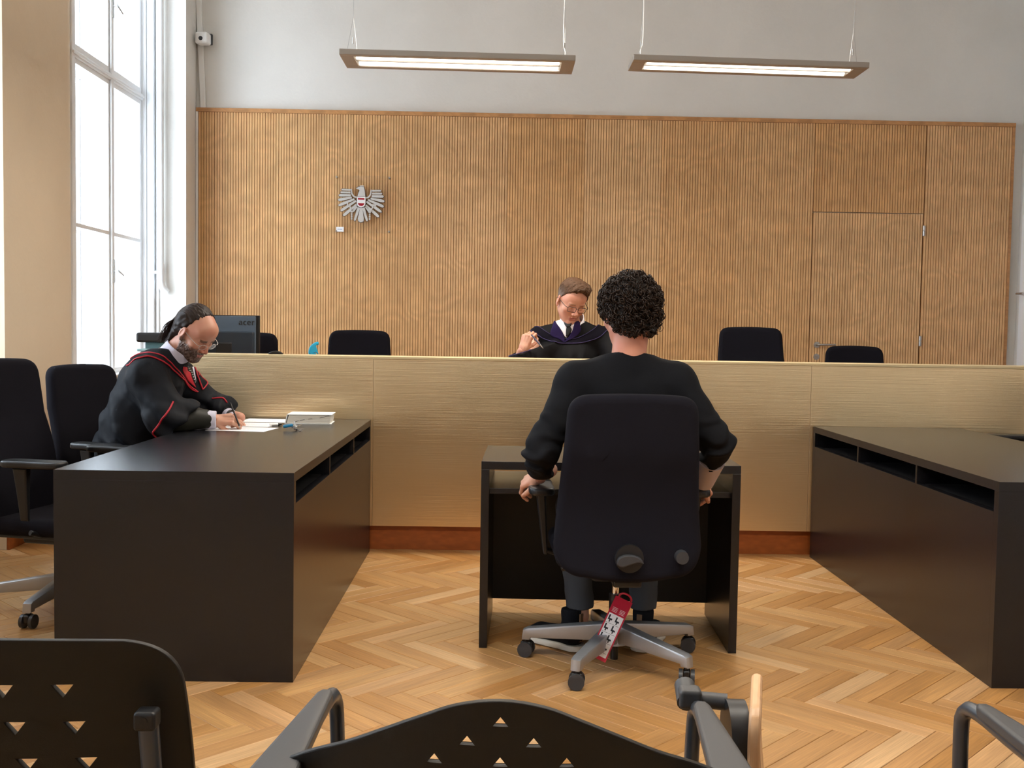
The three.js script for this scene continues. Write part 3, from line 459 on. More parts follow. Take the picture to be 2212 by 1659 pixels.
// ---------- emblem on an acrylic plate ----------
{
  const Z = PZ + 0.03, cx = -1.228, g = thing('eagle_emblem', 'silver eagle coat of arms with red white red shield on clear plate', 'emblem', [0, 0, 0]);
  const plate = mesh('acrylic_plate', box(-1.462, 2.105, Z - 0.005, -0.968, 2.61, Z), M.acrylic, g);
  for (const [x, y] of [[-1.448, 2.595], [-0.982, 2.595], [-0.982, 2.122], [-1.448, 2.12]]) mesh('standoff', rod([x, y, PZ], [x, y, Z + 0.006], 0.008, 0.008, 16), M.steel, plate);
  const S = (x, y) => [cx + (x - 990) * 0.000434, 2.364 - (y - 770) * 0.000427];   // emblem drawn on its own grid
  const silver = std({ color: hex('#cfcdca'), metalness: 0.25, roughness: 0.45 }), dark = std({ color: hex('#3a3634'), roughness: 0.6 });
  const slab = (name, pts, z0, z1, m, parent = g) => mesh(name, (() => { const q = extrude(poly(pts.map(([x, y]) => S(x, y))), z1 - z0, 0.0008, 1); q.translate(0, 0, Z + z0); return q; })(), m, parent);
  const feather = (x0, y0, x1, y1, w0, w1) => { w0 *= 1.12; w1 *= 1.12; const dx = x1 - x0, dy = y1 - y0, l = Math.hypot(dx, dy), nx = -dy / l, ny = dx / l, pts = []; pts.push([x0 + nx * w0, y0 + ny * w0], [x0 + dx * 0.75 + nx * w1, y0 + dy * 0.75 + ny * w1], [x0 + dx * 0.93 + nx * w1 * 0.8, y0 + dy * 0.93 + ny * w1 * 0.8], [x1, y1], [x0 + dx * 0.93 - nx * w1 * 0.9, y0 + dy * 0.93 - ny * w1 * 0.9], [x0 + dx * 0.75 - nx * w1, y0 + dy * 0.75 - ny * w1], [x0 - nx * w0, y0 - ny * w0]); return pts; };
  const grow = (pts, f) => { const c = pts.reduce((a, p) => [a[0] + p[0] / pts.length, a[1] + p[1] / pts.length], [0, 0]); return pts.map(([x, y]) => { const dx = x - c[0], dy = y - c[1], l = Math.hypot(dx, dy) || 1; return [x + dx / l * f, y + dy / l * f]; }); };
  const wing = [[772, 492, 580, 487, 16, 17], [772, 548, 562, 545, 18, 19], [778, 605, 528, 605, 20, 24], [800, 650, 515, 705, 18, 27], [850, 680, 523, 818, 18, 27], [885, 715, 568, 930, 18, 27], [900, 790, 620, 1030, 18, 28]];
  for (const f of wing) for (const s of [1, -1]) {
    const pts = feather(...f).map(([x, y]) => [s > 0 ? x : 1980 - x, s > 0 ? y : y + 12]);
    slab('feather_edge', grow(pts, 9), 0.0006, 0.004, dark); slab('feather', pts, 0.004, 0.0085, silver);
  }
  for (const f of [[945, 850, 855, 1130, 24, 22], [990, 850, 985, 1158, 20, 55], [1035, 850, 1115, 1135, 24, 22], [900, 830, 815, 950, 20, 20], [1085, 830, 1165, 950, 20, 20]]) { const pts = feather(...f); slab('feather_edge', grow(pts, 9), 0.0006, 0.004, dark); slab('tail_feather', pts, 0.004, 0.0085, silver); }
  const body = [[905, 650], [930, 560], [955, 500], [935, 480], [915, 475], [880, 456], [915, 440], [930, 425], [975, 415], [1045, 430], [1060, 500], [1072, 600], [1078, 660], [1075, 800], [990, 850], [905, 800]];
  slab('body_edge', grow(body, 10), 0.0008, 0.006, dark); slab('body', body, 0.006, 0.011, silver);
  slab('crown', [[960, 392], [1050, 398], [1040, 420], [975, 414]], 0.004, 0.01, silver);
  for (const s of [1, -1]) slab('wing_arm', [[775, 470], [800, 470], [812, 560], [850, 615], [905, 630], [905, 660], [830, 640], [785, 575]].map(([x, y]) => [s > 0 ? x : 1980 - x, s > 0 ? y : y + 10]), 0.003, 0.010, silver);
  const shield = [[905, 630], [1080, 632], [1080, 770], [1068, 812], [1040, 838], [990, 852], [942, 838], [915, 812], [905, 770]];
  slab('shield_edge', grow(shield, 9), 0.009, 0.012, dark); const sh = slab('shield', shield, 0.012, 0.0145, std({ color: hex('#f1efee'), roughness: 0.4 }));
  const red = std({ color: hex('#a50d26'), roughness: 0.4 });
  slab('red_stripe', [[924, 655], [1056, 656], [1056, 694], [924, 692]], 0.0145, 0.0155, red, sh); slab('red_stripe', [[924, 764], [1054, 766], [1048, 792], [1025, 815], [990, 822], [955, 813], [932, 790]], 0.0145, 0.0155, red, sh);
  // sickle and hammer in the claws, broken chains below
  const arc = []; for (let i = 0; i <= 12; i++) { const a = -0.6 + i * 0.32; arc.push([755 - 62 * Math.sin(a) * 0.9, 785 - 62 * Math.cos(a)]); } for (let i = 12; i >= 0; i--) { const a = -0.6 + i * 0.32; arc.push([762 - 44 * Math.sin(a) * 0.9, 785 - 46 * Math.cos(a)]); }
  slab('sickle', arc, 0.0085, 0.012, silver); slab('sickle_handle', [[752, 830], [778, 826], [800, 930], [770, 935]], 0.0085, 0.012, silver);
  slab('hammer', [[1165, 775], [1300, 782], [1300, 822], [1245, 820], [1205, 925], [1180, 918], [1215, 818], [1165, 812]], 0.0085, 0.012, silver);
  for (const x of [800, 1165]) { slab('claw', [[x - 34, 925], [x + 34, 925], [x + 24, 960], [x - 24, 960]], 0.0085, 0.013, silver); for (let k = 0; k < 3; k++) { const y = 990 + k * 48; slab('chain_link', [[x - 17, y - 14], [x, y - 24], [x + 17, y - 14], [x + 17, y + 14], [x, y + 24], [x - 17, y + 14]], 0.006, 0.012, silver); } }
  const c = document.createElement('canvas'); c.width = 160; c.height = 96; const x = c.getContext('2d'); x.fillStyle = '#f4f6fa'; x.fillRect(0, 0, 160, 96); x.fillStyle = '#5a7ea8'; for (let i = 0; i < 9; i++) x.fillRect(30 + i * 11, 42, 8, 12);
  const t = new THREE.CanvasTexture(c); t.colorSpace = THREE.SRGBColorSpace;
  const lab = mesh('small_label', (() => { const q = new THREE.BoxGeometry(0.068, 0.042, 0.006); q.translate(-1.415, 2.135, Z + 0.003); return q; })(), std({ map: t, roughness: 0.5 }), scene); tag(lab, 'small white label at lower corner of the emblem plate', 'label');
}
// ---------- security camera, cable duct, pipe ----------
{
  const g = thing('security_camera', 'small white security camera box high in the corner', 'camera', [-2.615, 3.765, -9.14], -0.15);
  mesh('housing', box(-0.055, -0.05, -0.05, 0.055, 0.05, 0.05, 0.018, 4), M.white, g);
  mesh('lens', rod([0, -0.008, 0.045], [0, -0.008, 0.056], 0.019, 0.017, 24), M.black, g);
  mesh('back_shell', box(-0.035, -0.04, -0.075, 0.06, 0.058, -0.045, 0.01), M.greyPlastic, g);
  mesh('bracket', rod([0.0, 0, -0.07], [-0.03, 0, -0.11], 0.014), M.white, g);
  const duct = mesh('cable_duct', (() => { const q = new RoundedBoxGeometry(0.045, 1.4, 0.03, 2, 0.004); q.rotateZ(0.045); q.translate(-2.668, 3.86, -9.232); return q; })(), M.white); tag(duct, 'white plastic cable duct running up the room corner', 'duct');
  const d2 = mesh('cable_duct', box(-2.698, 0.2, -9.249, -2.696 + 0.02, 3.19, -9.20, 0.003), M.white); d2.position.set(-0.0, 0, 0); tag(d2, 'narrow white duct beside the left edge of the slatted panelling', 'duct');
  const p = thing('drain_pipe', 'white pipe with elbow running down the window reveal', 'pipe', [0, 0, 0]);
  const px = -2.90, pz = -8.885;
  mesh('pipe', tube([[px, 4.3, pz], [px, 3, pz], [px, 1.9, pz], [px, 1.68, pz]], 0.024, 20, 14), M.lacquer, p);
  mesh('elbow', tube([[px, 1.78, pz], [px, 1.66, pz], [px + 0.012, 1.585, pz], [px + 0.05, 1.54, pz - 0.015]], 0.029, 24, 14), M.lacquer, p);
  mesh('pipe_clip', box(px - 0.10, 1.70, pz - 0.015, px + 0.01, 1.725, pz + 0.012, 0.003), M.lacquer, p);
}
// ---------- things on the bench ----------
const font = await new FontLoader().loadAsync('fonts/droid/droid_sans_bold.typeface.json');
{
  const g = thing('computer_monitor', 'black computer monitor seen from behind at the bench end', 'monitor', [-1.668, 0.95, -6.32], 0.0), y0 = 0.13, y1 = 0.375, w = 0.208;
  mesh('screen_bezel', box(-w, y0 - 0.02, -0.012, w, y1, 0.006, 0.004), M.black, g);
  mesh('rear_cover', box(-w + 0.018, y0 - 0.012, 0.006, w - 0.02, y1 - 0.006, 0.024, 0.006), std({ color: hex('#44515e'), roughness: 0.38 }), g);  // bluish sky reflection put into the cover colour
  const hump = mesh('rear_hump', box(-w + 0.04, y0 - 0.01, 0.022, w - 0.03, y1 - 0.10, 0.045, 0.01, 3), std({ color: hex('#1c2630'), roughness: 0.28 }), g);
  const tg = new TextGeometry('acer', { font, size: 0.034, depth: 0.002, curveSegments: 6 }); tg.computeBoundingBox(); tg.translate(w - 0.125, y1 - 0.06, 0.0235); tg.applyMatrix4(new THREE.Matrix4().makeShear(0, 0, 0, 0, 0, 0));
  mesh('maker_lettering', tg, M.black, g);
  mesh('stand_neck', box(-0.05, 0.015, 0.02, 0.05, y0 + 0.08, 0.05, 0.01), M.black, g);
  mesh('stand_foot', box(-0.13, 0, -0.08, 0.13, 0.016, 0.12, 0.007), M.black, g);
  const pr = thing('document_printer', 'dark printer with paper trays half hidden behind the writing man', 'printer', [-1.99, 0.95, -6.1], 0.0);
  mesh('body', box(-0.1, 0, -0.12, 0.1, 0.14, 0.12, 0.015, 3), std({ color: hex('#2b3f44'), roughness: 0.45 }), pr);
  mesh('paper_tray', box(-0.1, 0.152, -0.1, 0.1, 0.168, 0.13, 0.005), std({ color: hex('#8fb0b2'), roughness: 0.4 }), pr);
  mesh('scanner_lid', box(-0.108, 0.205, -0.12, 0.105, 0.262, 0.125, 0.014, 3), M.black, pr);
  mesh('lid_column', box(-0.07, 0.14, -0.1, 0.1, 0.21, 0.08, 0.01), std({ color: hex('#56787c'), roughness: 0.45 }), pr);
  const sp = thing('spray_bottle', 'white spray bottle with bright blue trigger head on the bench', 'bottle', [-1.098, 0.95, -6.12], 0.3);
  mesh('bottle_body', new THREE.LatheGeometry([[0, 0], [0.034, 0], [0.036, 0.01], [0.036, 0.09], [0.03, 0.115], [0.016, 0.13], [0.014, 0.15], [0, 0.15]].map(([x, y]) => new THREE.Vector2(x, y)), 28), M.white, sp);
  const blue = std({ color: hex('#159ac0'), roughness: 0.4 });
  const hd = extrude(smoothShape([[-0.024, 0.148], [-0.026, 0.17], [-0.016, 0.196], [0.004, 0.214], [0.03, 0.222], [0.032, 0.206], [0.018, 0.2], [0.026, 0.17], [0.03, 0.148], [0.016, 0.158]]), 0.024, 0.005, 2); hd.translate(0, 0, -0.012); mesh('trigger_head', hd, blue, sp);
  mesh('collar', rod([0, 0.135, 0], [0, 0.155, 0], 0.019, 0.019, 20), blue, sp);
  const st = mesh('stapler', (() => { const q = extrude(smoothShape([[-0.06, 0], [-0.055, 0.012], [0.0, 0.03], [0.05, 0.022], [0.07, 0.006], [0.07, 0]]), 0.035, 0.006, 2); q.scale(0.62, 0.62, 0.8); q.translate(-1.27, BTOP, BZ - 0.13); return q; })(), M.black); st.scale.set(1, 1, 1); tag(st, 'small black stapler lying on the bench ledge beside the monitor', 'stapler');
}
// ---------- things on the left counsel desk ----------
{
  const c = document.createElement('canvas'); c.width = 512; c.height = 362; const x = c.getContext('2d'); x.fillStyle = '#f3f3f6'; x.fillRect(0, 0, 512, 362); x.fillStyle = '#8d8f9a';
  for (let r = 0; r < 18; r++) { let q = 40; while (q < 455) { const l = 12 + ((r * 37 + q * 13) % 31); if ((r * 7 + q) % 11 > 2) x.fillRect(q, 40 + r * 16, l, 3); q += l + 7; } }
  const t = new THREE.CanvasTexture(c); t.colorSpace = THREE.SRGBColorSpace;
  const printed = std({ map: t, roughness: 0.8 });
  const sheet = (label, cx, cz, w, d, turn, y) => { const q = new THREE.BoxGeometry(w, 0.0009, d); const m = mesh('paper_sheet', q, [M.paper, M.paper, printed, M.paper, M.paper, M.paper]); m.position.set(cx, y, cz); m.rotation.y = turn; return tag(m, label, 'paper', 'papers on the window side desk'); };
  sheet('printed sheet of paper under the writing hand', -1.262, -5.10, 0.297, 0.21, -0.14, 0.7458);
  sheet('sheet of paper lying behind the writing hand', -1.30, -5.34, 0.297, 0.21, -0.12, 0.7458);
  sheet('sheet of paper beside the thick book', -1.23, -5.585, 0.297, 0.21, -0.05, 0.7458);
  const bk = thing('law_book', 'thick white law book lying on the window side desk', 'book', [-1.0, 0.745, -5.51], 0.05);
  const pages = mesh('page_block', (() => { const q = extrude(poly([[-0.115, 0.003], [0.112, 0.003], [0.12, 0.048], [-0.103, 0.048]]), 0.17, 0.002, 1); q.translate(0, 0, -0.085); return metric(q); })(), std({ color: hex('#e9e6dc'), roughness: 0.85, bumpMap: brushTex, bumpScale: 0.001 }), bk);
  mesh('cover', merge([box(-0.122, 0, -0.09, 0.12, 0.003, 0.09, 0.001), (() => { const q = extrude(poly([[-0.125, 0.0], [-0.119, 0.0], [-0.107, 0.051], [-0.112, 0.051]]), 0.178, 0.0005, 1); q.translate(0, 0, -0.089); return q; })(), box(-0.11, 0.048, -0.09, 0.124, 0.0515, 0.09, 0.001)]), std({ color: hex('#eef0f0'), roughness: 0.5 }), bk);
  const ct = document.createElement('canvas'); ct.width = 512; ct.height = 384; const k = ct.getContext('2d'); k.fillStyle = '#e9eaea'; k.fillRect(0, 0, 512, 384); k.fillStyle = '#b9bab5'; for (let r = 0; r < 14; r++) { let q = 50; while (q < 440) { const l = 14 + ((r * 29 + q * 7) % 37); k.fillRect(q, 40 + r * 22, l, 5); q += l + 9; } }
  const tt = new THREE.CanvasTexture(ct); tt.colorSpace = THREE.SRGBColorSpace; const cv = new THREE.PlaneGeometry(0.22, 0.17); cv.rotateX(-Math.PI / 2); cv.translate(0.007, 0.0518, 0); mesh('cover_print', cv, std({ map: tt, roughness: 0.5 }), bk);
  // zigzag crack of ink along the fore-edge
  mesh('edge_marks', merge([[-0.07, 0.012, -0.05, 0.017], [-0.045, 0.019, -0.02, 0.024], [0.0, 0.026, 0.02, 0.030], [0.06, 0.033, 0.085, 0.039], [0.085, 0.041, 0.11, 0.046]].map(([a, b, cc, d]) => rod([a, b, 0.086], [cc, d, 0.086], 0.0011, 0.0011, 6))), M.black, bk);
  const kg = thing('key_bunch', 'bunch of steel keys with a blue plastic tag on the desk', 'keys', [-1.0, 0.745, -5.07], 0.2);
  mesh('blue_tag', (() => { const q = new RoundedBoxGeometry(0.05, 0.014, 0.03, 3, 0.006); q.rotateZ(0.15); q.translate(-0.03, 0.024, 0); return q; })(), std({ color: hex('#1878a6'), roughness: 0.35 }), kg);
  const ring = new THREE.TorusGeometry(0.013, 0.0014, 8, 28); ring.rotateX(1.2); ring.translate(0.003, 0.016, 0.004); mesh('key_ring', ring, M.chrome, kg);
  for (let i = 0; i < 6; i++) {
    const s = new THREE.Shape(); s.absarc(0, 0, 0.0115, 0.35, Math.PI * 2 - 0.35, false); s.lineTo(0.03, -0.0035); s.lineTo(0.034, -0.005); s.lineTo(0.038, -0.0028); s.lineTo(0.044, -0.005); s.lineTo(0.05, 0); s.lineTo(0.046, 0.0038); const h = new THREE.Path(); h.absarc(-0.004, 0, 0.0035, 0, 7, true); s.holes.push(h);
    const q = extrude(s, 0.0024, 0.0003, 1); q.rotateX(-Math.PI / 2); q.rotateZ(-0.12 + 0.1 * i * (i % 2 ? 1 : -1)); q.rotateY(-1.1 + i * 0.55); q.translate(0.002 + 0.006 * Math.cos(i), 0.006 + i * 0.0032, 0.004 * Math.sin(i)); mesh('key', q, i % 3 === 1 ? M.steel : M.chrome, kg);
  }
  const er = thing('correction_pen', 'short white pen lying between the papers and the book', 'pen', [-1.142, 0.745, -5.3], 0.5);
  mesh('barrel', rod([-0.03, 0.007, 0], [0.012, 0.007, 0], 0.007, 0.007, 14), M.white, er); mesh('cap', rod([0.012, 0.007, 0], [0.032, 0.007, 0], 0.0072, 0.005, 14), M.black, er);
}
// ---------- bodies: distance fields meshed with surface nets ----------
const perlin = new ImprovedNoise(), N3 = (x, y, z) => perlin.noise(x + 50, y + 50, z + 50);
const sm = (a, b, k) => { const h = Math.max(k - Math.abs(a - b), 0) / k; return Math.min(a, b) - h * h * k * 0.25; };
const smx = (a, b, k) => -sm(-a, -b, k);
const cap = (a, b, ra, rb = ra, flat = null) => {   // tapered capsule; flat = [nx, ny, nz, s]: thinner by s along n
  const [ax, ay, az] = a, dx = b[0] - ax, dy = b[1] - ay, dz = b[2] - az, q = 1 / (dx * dx + dy * dy + dz * dz + 1e-12);
  return (x, y, z) => {
    let px = x - ax, py = y - ay, pz = z - az; let t = (px * dx + py * dy + pz * dz) * q; t = t < 0 ? 0 : t > 1 ? 1 : t; px -= t * dx; py -= t * dy; pz -= t * dz; const r = ra + (rb - ra) * t;
    if (flat) { const c = px * flat[0] + py * flat[1] + pz * flat[2], e = c / flat[3] - c; px += flat[0] * e; py += flat[1] * e; pz += flat[2] * e; return (Math.sqrt(px * px + py * py + pz * pz) - r) * Math.min(1, flat[3] + 0.15); }
    return Math.sqrt(px * px + py * py + pz * pz) - r;
  };
};
const ell = (c, r, rot) => {
  const m = rot ? new THREE.Matrix3().setFromMatrix4(new THREE.Matrix4().makeRotationFromEuler(new THREE.Euler(...rot))).transpose().elements : null;
  return (x, y, z) => { x -= c[0]; y -= c[1]; z -= c[2]; if (m) [x, y, z] = [m[0] * x + m[3] * y + m[6] * z, m[1] * x + m[4] * y + m[7] * z, m[2] * x + m[5] * y + m[8] * z]; const a = x / r[0], b = y / r[1], d = z / r[2], k0 = Math.sqrt(a * a + b * b + d * d), e = a / r[0], f = b / r[1], g = d / r[2], k1 = Math.sqrt(e * e + f * f + g * g); return k1 < 1e-9 ? -Math.min(...r) : k0 * (k0 - 1) / k1; };
};
const join = (list, k = 0.02) => (x, y, z) => { let d = list[0][0] ? list[0][0](x, y, z) : list[0](x, y, z); for (let i = 1; i < list.length; i++) { const e = list[i]; d = e.length === 2 && Array.isArray(e) ? sm(d, e[0](x, y, z), e[1]) : sm(d, e(x, y, z), k); } return d; };
function net(f, lo, hi, cell, colour) {
  const nx = Math.ceil((hi[0] - lo[0]) / cell) + 1, ny = Math.ceil((hi[1] - lo[1]) / cell) + 1, nz = Math.ceil((hi[2] - lo[2]) / cell) + 1, D = new Float32Array(nx * ny * nz), B = 5, at = (i, j, k) => (k * ny + j) * nx + i, far = B * cell * 0.95;
  for (let k = 0; k < nz; k += B) for (let j = 0; j < ny; j += B) for (let i = 0; i < nx; i += B) {
    const c = f(lo[0] + (i + B / 2 - 0.5) * cell, lo[1] + (j + B / 2 - 0.5) * cell, lo[2] + (k + B / 2 - 0.5) * cell), skip = Math.abs(c) > far * 1.35;
    for (let c2 = k; c2 < Math.min(k + B, nz); c2++) for (let b = j; b < Math.min(j + B, ny); b++) for (let a = i; a < Math.min(i + B, nx); a++) D[at(a, b, c2)] = skip ? c : f(lo[0] + a * cell, lo[1] + b * cell, lo[2] + c2 * cell);
  }
  const idx = new Int32Array(nx * ny * nz).fill(-1), pos = [];
  for (let k = 0; k < nz - 1; k++) for (let j = 0; j < ny - 1; j++) for (let i = 0; i < nx - 1; i++) {
    let sx = 0, sy = 0, sz = 0, n = 0; const v = (a, b, c) => D[at(i + a, j + b, k + c)];
    const edge = (a, b, c, d, e, g) => { const p = v(a, b, c), q = v(d, e, g); if ((p < 0) !== (q < 0)) { const t = p / (p - q); sx += a + (d - a) * t; sy += b + (e - b) * t; sz += c + (g - c) * t; n++; } };
    for (const [b, c] of [[0, 0], [1, 0], [0, 1], [1, 1]]) { edge(0, b, c, 1, b, c); edge(b, 0, c, b, 1, c); edge(b, c, 0, b, c, 1); }
    if (n) { idx[at(i, j, k)] = pos.length / 3; pos.push(lo[0] + (i + sx / n) * cell, lo[1] + (j + sy / n) * cell, lo[2] + (k + sz / n) * cell); }
  }
  const tri = [], quad = (a, b, c, d, flip) => { if (a < 0 || b < 0 || c < 0 || d < 0) return; flip ? tri.push(a, c, b, a, d, c) : tri.push(a, b, c, a, c, d); };
  for (let k = 1; k < nz - 1; k++) for (let j = 1; j < ny - 1; j++) for (let i = 1; i < nx - 1; i++) {
    const s = D[at(i, j, k)] < 0;
    if (s !== D[at(i + 1, j, k)] < 0) quad(idx[at(i, j - 1, k - 1)], idx[at(i, j, k - 1)], idx[at(i, j, k)], idx[at(i, j - 1, k)], !s);
    if (s !== D[at(i, j + 1, k)] < 0) quad(idx[at(i - 1, j, k - 1)], idx[at(i - 1, j, k)], idx[at(i, j, k)], idx[at(i, j, k - 1)], !s);
    if (s !== D[at(i, j, k + 1)] < 0) quad(idx[at(i - 1, j - 1, k)], idx[at(i, j - 1, k)], idx[at(i, j, k)], idx[at(i - 1, j, k)], !s);
  }
  const g = new THREE.BufferGeometry(); g.setAttribute('position', new THREE.Float32BufferAttribute(pos, 3)); g.setIndex(tri);
  const nor = new Float32Array(pos.length), e = cell * 0.6, col = colour ? new Float32Array(pos.length) : null;
  for (let i = 0; i < pos.length; i += 3) {
    const x = pos[i], y = pos[i + 1], z = pos[i + 2]; let a = f(x + e, y, z) - f(x - e, y, z), b = f(x, y + e, z) - f(x, y - e, z), c = f(x, y, z + e) - f(x, y, z - e); const l = Math.hypot(a, b, c) || 1; nor[i] = a / l; nor[i + 1] = b / l; nor[i + 2] = c / l;
    if (colour) { const q = colour(x, y, z, a / l, b / l, c / l); col[i] = q.r; col[i + 1] = q.g; col[i + 2] = q.b; }
  }
  g.setAttribute('normal', new THREE.BufferAttribute(nor, 3)); if (col) g.setAttribute('color', new THREE.BufferAttribute(col, 3));
  return g;
}
const uvXY = g => { const p = g.attributes.position, uv = new Float32Array(p.count * 2); for (let i = 0; i < p.count; i++) { uv[2 * i] = p.getX(i) + p.getZ(i) * 0.7; uv[2 * i + 1] = p.getY(i); } g.setAttribute('uv', new THREE.BufferAttribute(uv, 2)); return g; };
const mergeBody = list => mergeGeometries(list.map(g => { if (g.attributes.uv) g.deleteAttribute('uv'); return g; }));
const grad = (f, p, e = 0.002) => V(f(p.x + e, p.y, p.z) - f(p.x - e, p.y, p.z), f(p.x, p.y + e, p.z) - f(p.x, p.y - e, p.z), f(p.x, p.y, p.z + e) - f(p.x, p.y, p.z - e)).normalize();
const settle = (f, p, off = 0) => { p = p.clone(); for (let i = 0; i < 12; i++) p.addScaledVector(grad(f, p), -(f(p.x, p.y, p.z) - off) * 0.8); return p; };
const piping = (pts, f, r, off = 0.001, closed = false) => { const c = curve(pts, closed).getPoints(pts.length * 5).map(p => settle(f, p, off)); return tube(c, r, c.length * 2, 8, closed); };
function strip(A, B, f, off, nu = 22, nv = 7) {   // cloth panel between two edges, laid on a garment
  const a = curve(A), b = curve(B), pos = [], idx = []; for (let lay = 0; lay < 2; lay++) for (let i = 0; i <= nu; i++) for (let j = 0; j <= nv; j++) { const p = settle(f, a.getPoint(i / nu).lerp(b.getPoint(i / nu), j / nv), lay ? -0.002 : off); pos.push(p.x, p.y, p.z); }
  const n = (nu + 1) * (nv + 1), id = (i, j) => i * (nv + 1) + j; for (let i = 0; i < nu; i++) for (let j = 0; j < nv; j++) { const q = [id(i, j), id(i + 1, j), id(i + 1, j + 1), id(i, j + 1)]; idx.push(q[0], q[1], q[2], q[0], q[2], q[3]); }
  const rim = []; for (let j = 0; j <= nv; j++) rim.push(id(0, j)); for (let i = 1; i <= nu; i++) rim.push(id(i, nv)); for (let j = nv - 1; j >= 0; j--) rim.push(id(nu, j)); for (let i = nu - 1; i > 0; i--) rim.push(id(i, 0));
  for (let i = 0; i < rim.length; i++) { const u = rim[i], w = rim[(i + 1) % rim.length]; idx.push(u, w, w + n, u, w + n, u + n); }
  const g = new THREE.BufferGeometry(); g.setAttribute('position', new THREE.Float32BufferAttribute(pos, 3)); g.setIndex(idx); g.computeVertexNormals(); return g;
}
// a man's head; x to his left, y up, z forward, origin between the ears
function headField(o = {}) {
  const w = o.wide ?? 1, cr = ell([0, 0.032, -0.016], [0.076 * w, 0.088, 0.098]), face = ell([0, -0.038, 0.022], [0.061 * w, 0.086, 0.066]);
  const jl = cap([0.047 * w, -0.058, -0.002], [0.012, -0.108, 0.062], 0.021, 0.018), jr = cap([-0.047 * w, -0.058, -0.002], [-0.012, -0.108, 0.062], 0.021, 0.018), chin = ell([0, -0.106, 0.068], [0.02, 0.017, 0.018]);
  const brow = cap([-0.036, 0.014, 0.074], [0.036, 0.014, 0.074], 0.0115), fore = ell([0, 0.05, 0.05], [0.055 * w, 0.045, 0.037]);
  const nose = cap([0, 0.006, 0.083], [0, -0.034, 0.105], 0.0075, 0.0115), nl = ell([0.0125, -0.039, 0.094], [0.009, 0.0085, 0.012]), nr = ell([-0.0125, -0.039, 0.094], [0.009, 0.0085, 0.012]);
  const cl = ell([0.043 * w, -0.028, 0.056], [0.022, 0.022, 0.022]), cR = ell([-0.043 * w, -0.028, 0.056], [0.022, 0.022, 0.022]);
  const sl = ell([0.032, -0.004, 0.091], [0.017, 0.012, 0.014]), sr = ell([-0.032, -0.004, 0.091], [0.017, 0.012, 0.014]), el = ell([0.032, -0.005, 0.069], [0.015, 0.0135, 0.0145]), er = ell([-0.032, -0.005, 0.069], [0.015, 0.0135, 0.0145]);
  const lu = cap([-0.02, -0.068, 0.077], [0.02, -0.068, 0.077], 0.006), lm = cap([-0.006, -0.066, 0.083], [0.006, -0.066, 0.083], 0.0055), ll = cap([-0.015, -0.078, 0.079], [0.015, -0.078, 0.079], 0.0068), slit = cap([-0.024, -0.0728, 0.084], [0.024, -0.0728, 0.084], 0.0022);
  const ear = s => { const a = ell([s * 0.079 * w, -0.004, -0.012], [0.0085, 0.033, 0.0195], [0.15, s * 0.35, 0]), b = ell([s * 0.088 * w, 0.0, -0.008], [0.006, 0.02, 0.011], [0.15, s * 0.35, 0]), c = ell([s * 0.079 * w, -0.03, -0.004], [0.007, 0.011, 0.009]); return (x, y, z) => sm(smx(a(x, y, z), -b(x, y, z), 0.004), c(x, y, z), 0.006); };
  const eL = ear(1), eR = ear(-1), neck = cap([0, -0.055, -0.028], o.neckTo ?? [0, -0.2, -0.05], o.neckR ?? 0.056, o.neckR ?? 0.058), nape = ell([0, -0.03, -0.06], [0.06, 0.06, 0.045]);
  return (x, y, z) => {
    let d = sm(cr(x, y, z), face(x, y, z), 0.035); d = sm(d, fore(x, y, z), 0.03); d = sm(d, jl(x, y, z), 0.022); d = sm(d, jr(x, y, z), 0.022); d = sm(d, chin(x, y, z), 0.016); d = sm(d, nape(x, y, z), 0.02);
    d = sm(d, cl(x, y, z), 0.022); d = sm(d, cR(x, y, z), 0.022); d = sm(d, brow(x, y, z), 0.012);
    d = smx(d, -sl(x, y, z), 0.012); d = smx(d, -sr(x, y, z), 0.012); d = sm(d, el(x, y, z), 0.004); d = sm(d, er(x, y, z), 0.004);
    d = sm(d, nose(x, y, z), 0.009); d = sm(d, nl(x, y, z), 0.005); d = sm(d, nr(x, y, z), 0.005);
    d = sm(d, lu(x, y, z), 0.006); d = sm(d, lm(x, y, z), 0.004); d = sm(d, ll(x, y, z), 0.006); d = smx(d, -slit(x, y, z), 0.003);
    d = sm(d, eL(x, y, z), 0.006); d = sm(d, eR(x, y, z), 0.006); d = sm(d, neck(x, y, z), 0.022);
    return d + (o.bump ? o.bump(x, y, z) : 0);
  };
}
const inHead = (pose, p) => V(...p).applyMatrix4(pose.clone().invert()).toArray();
function headPose(pos, yaw, pitch, roll, s = 1) { return new THREE.Matrix4().compose(V(...pos), new THREE.Quaternion().setFromEuler(new THREE.Euler(pitch, yaw, roll, 'YXZ')), V(s, s, s)); }
const mix = (a, b, t) => a.clone().lerp(b, Math.max(0, Math.min(1, t)));
const step = (a, b, x) => { const t = Math.max(0, Math.min(1, (x - a) / (b - a))); return t * t * (3 - 2 * t); };
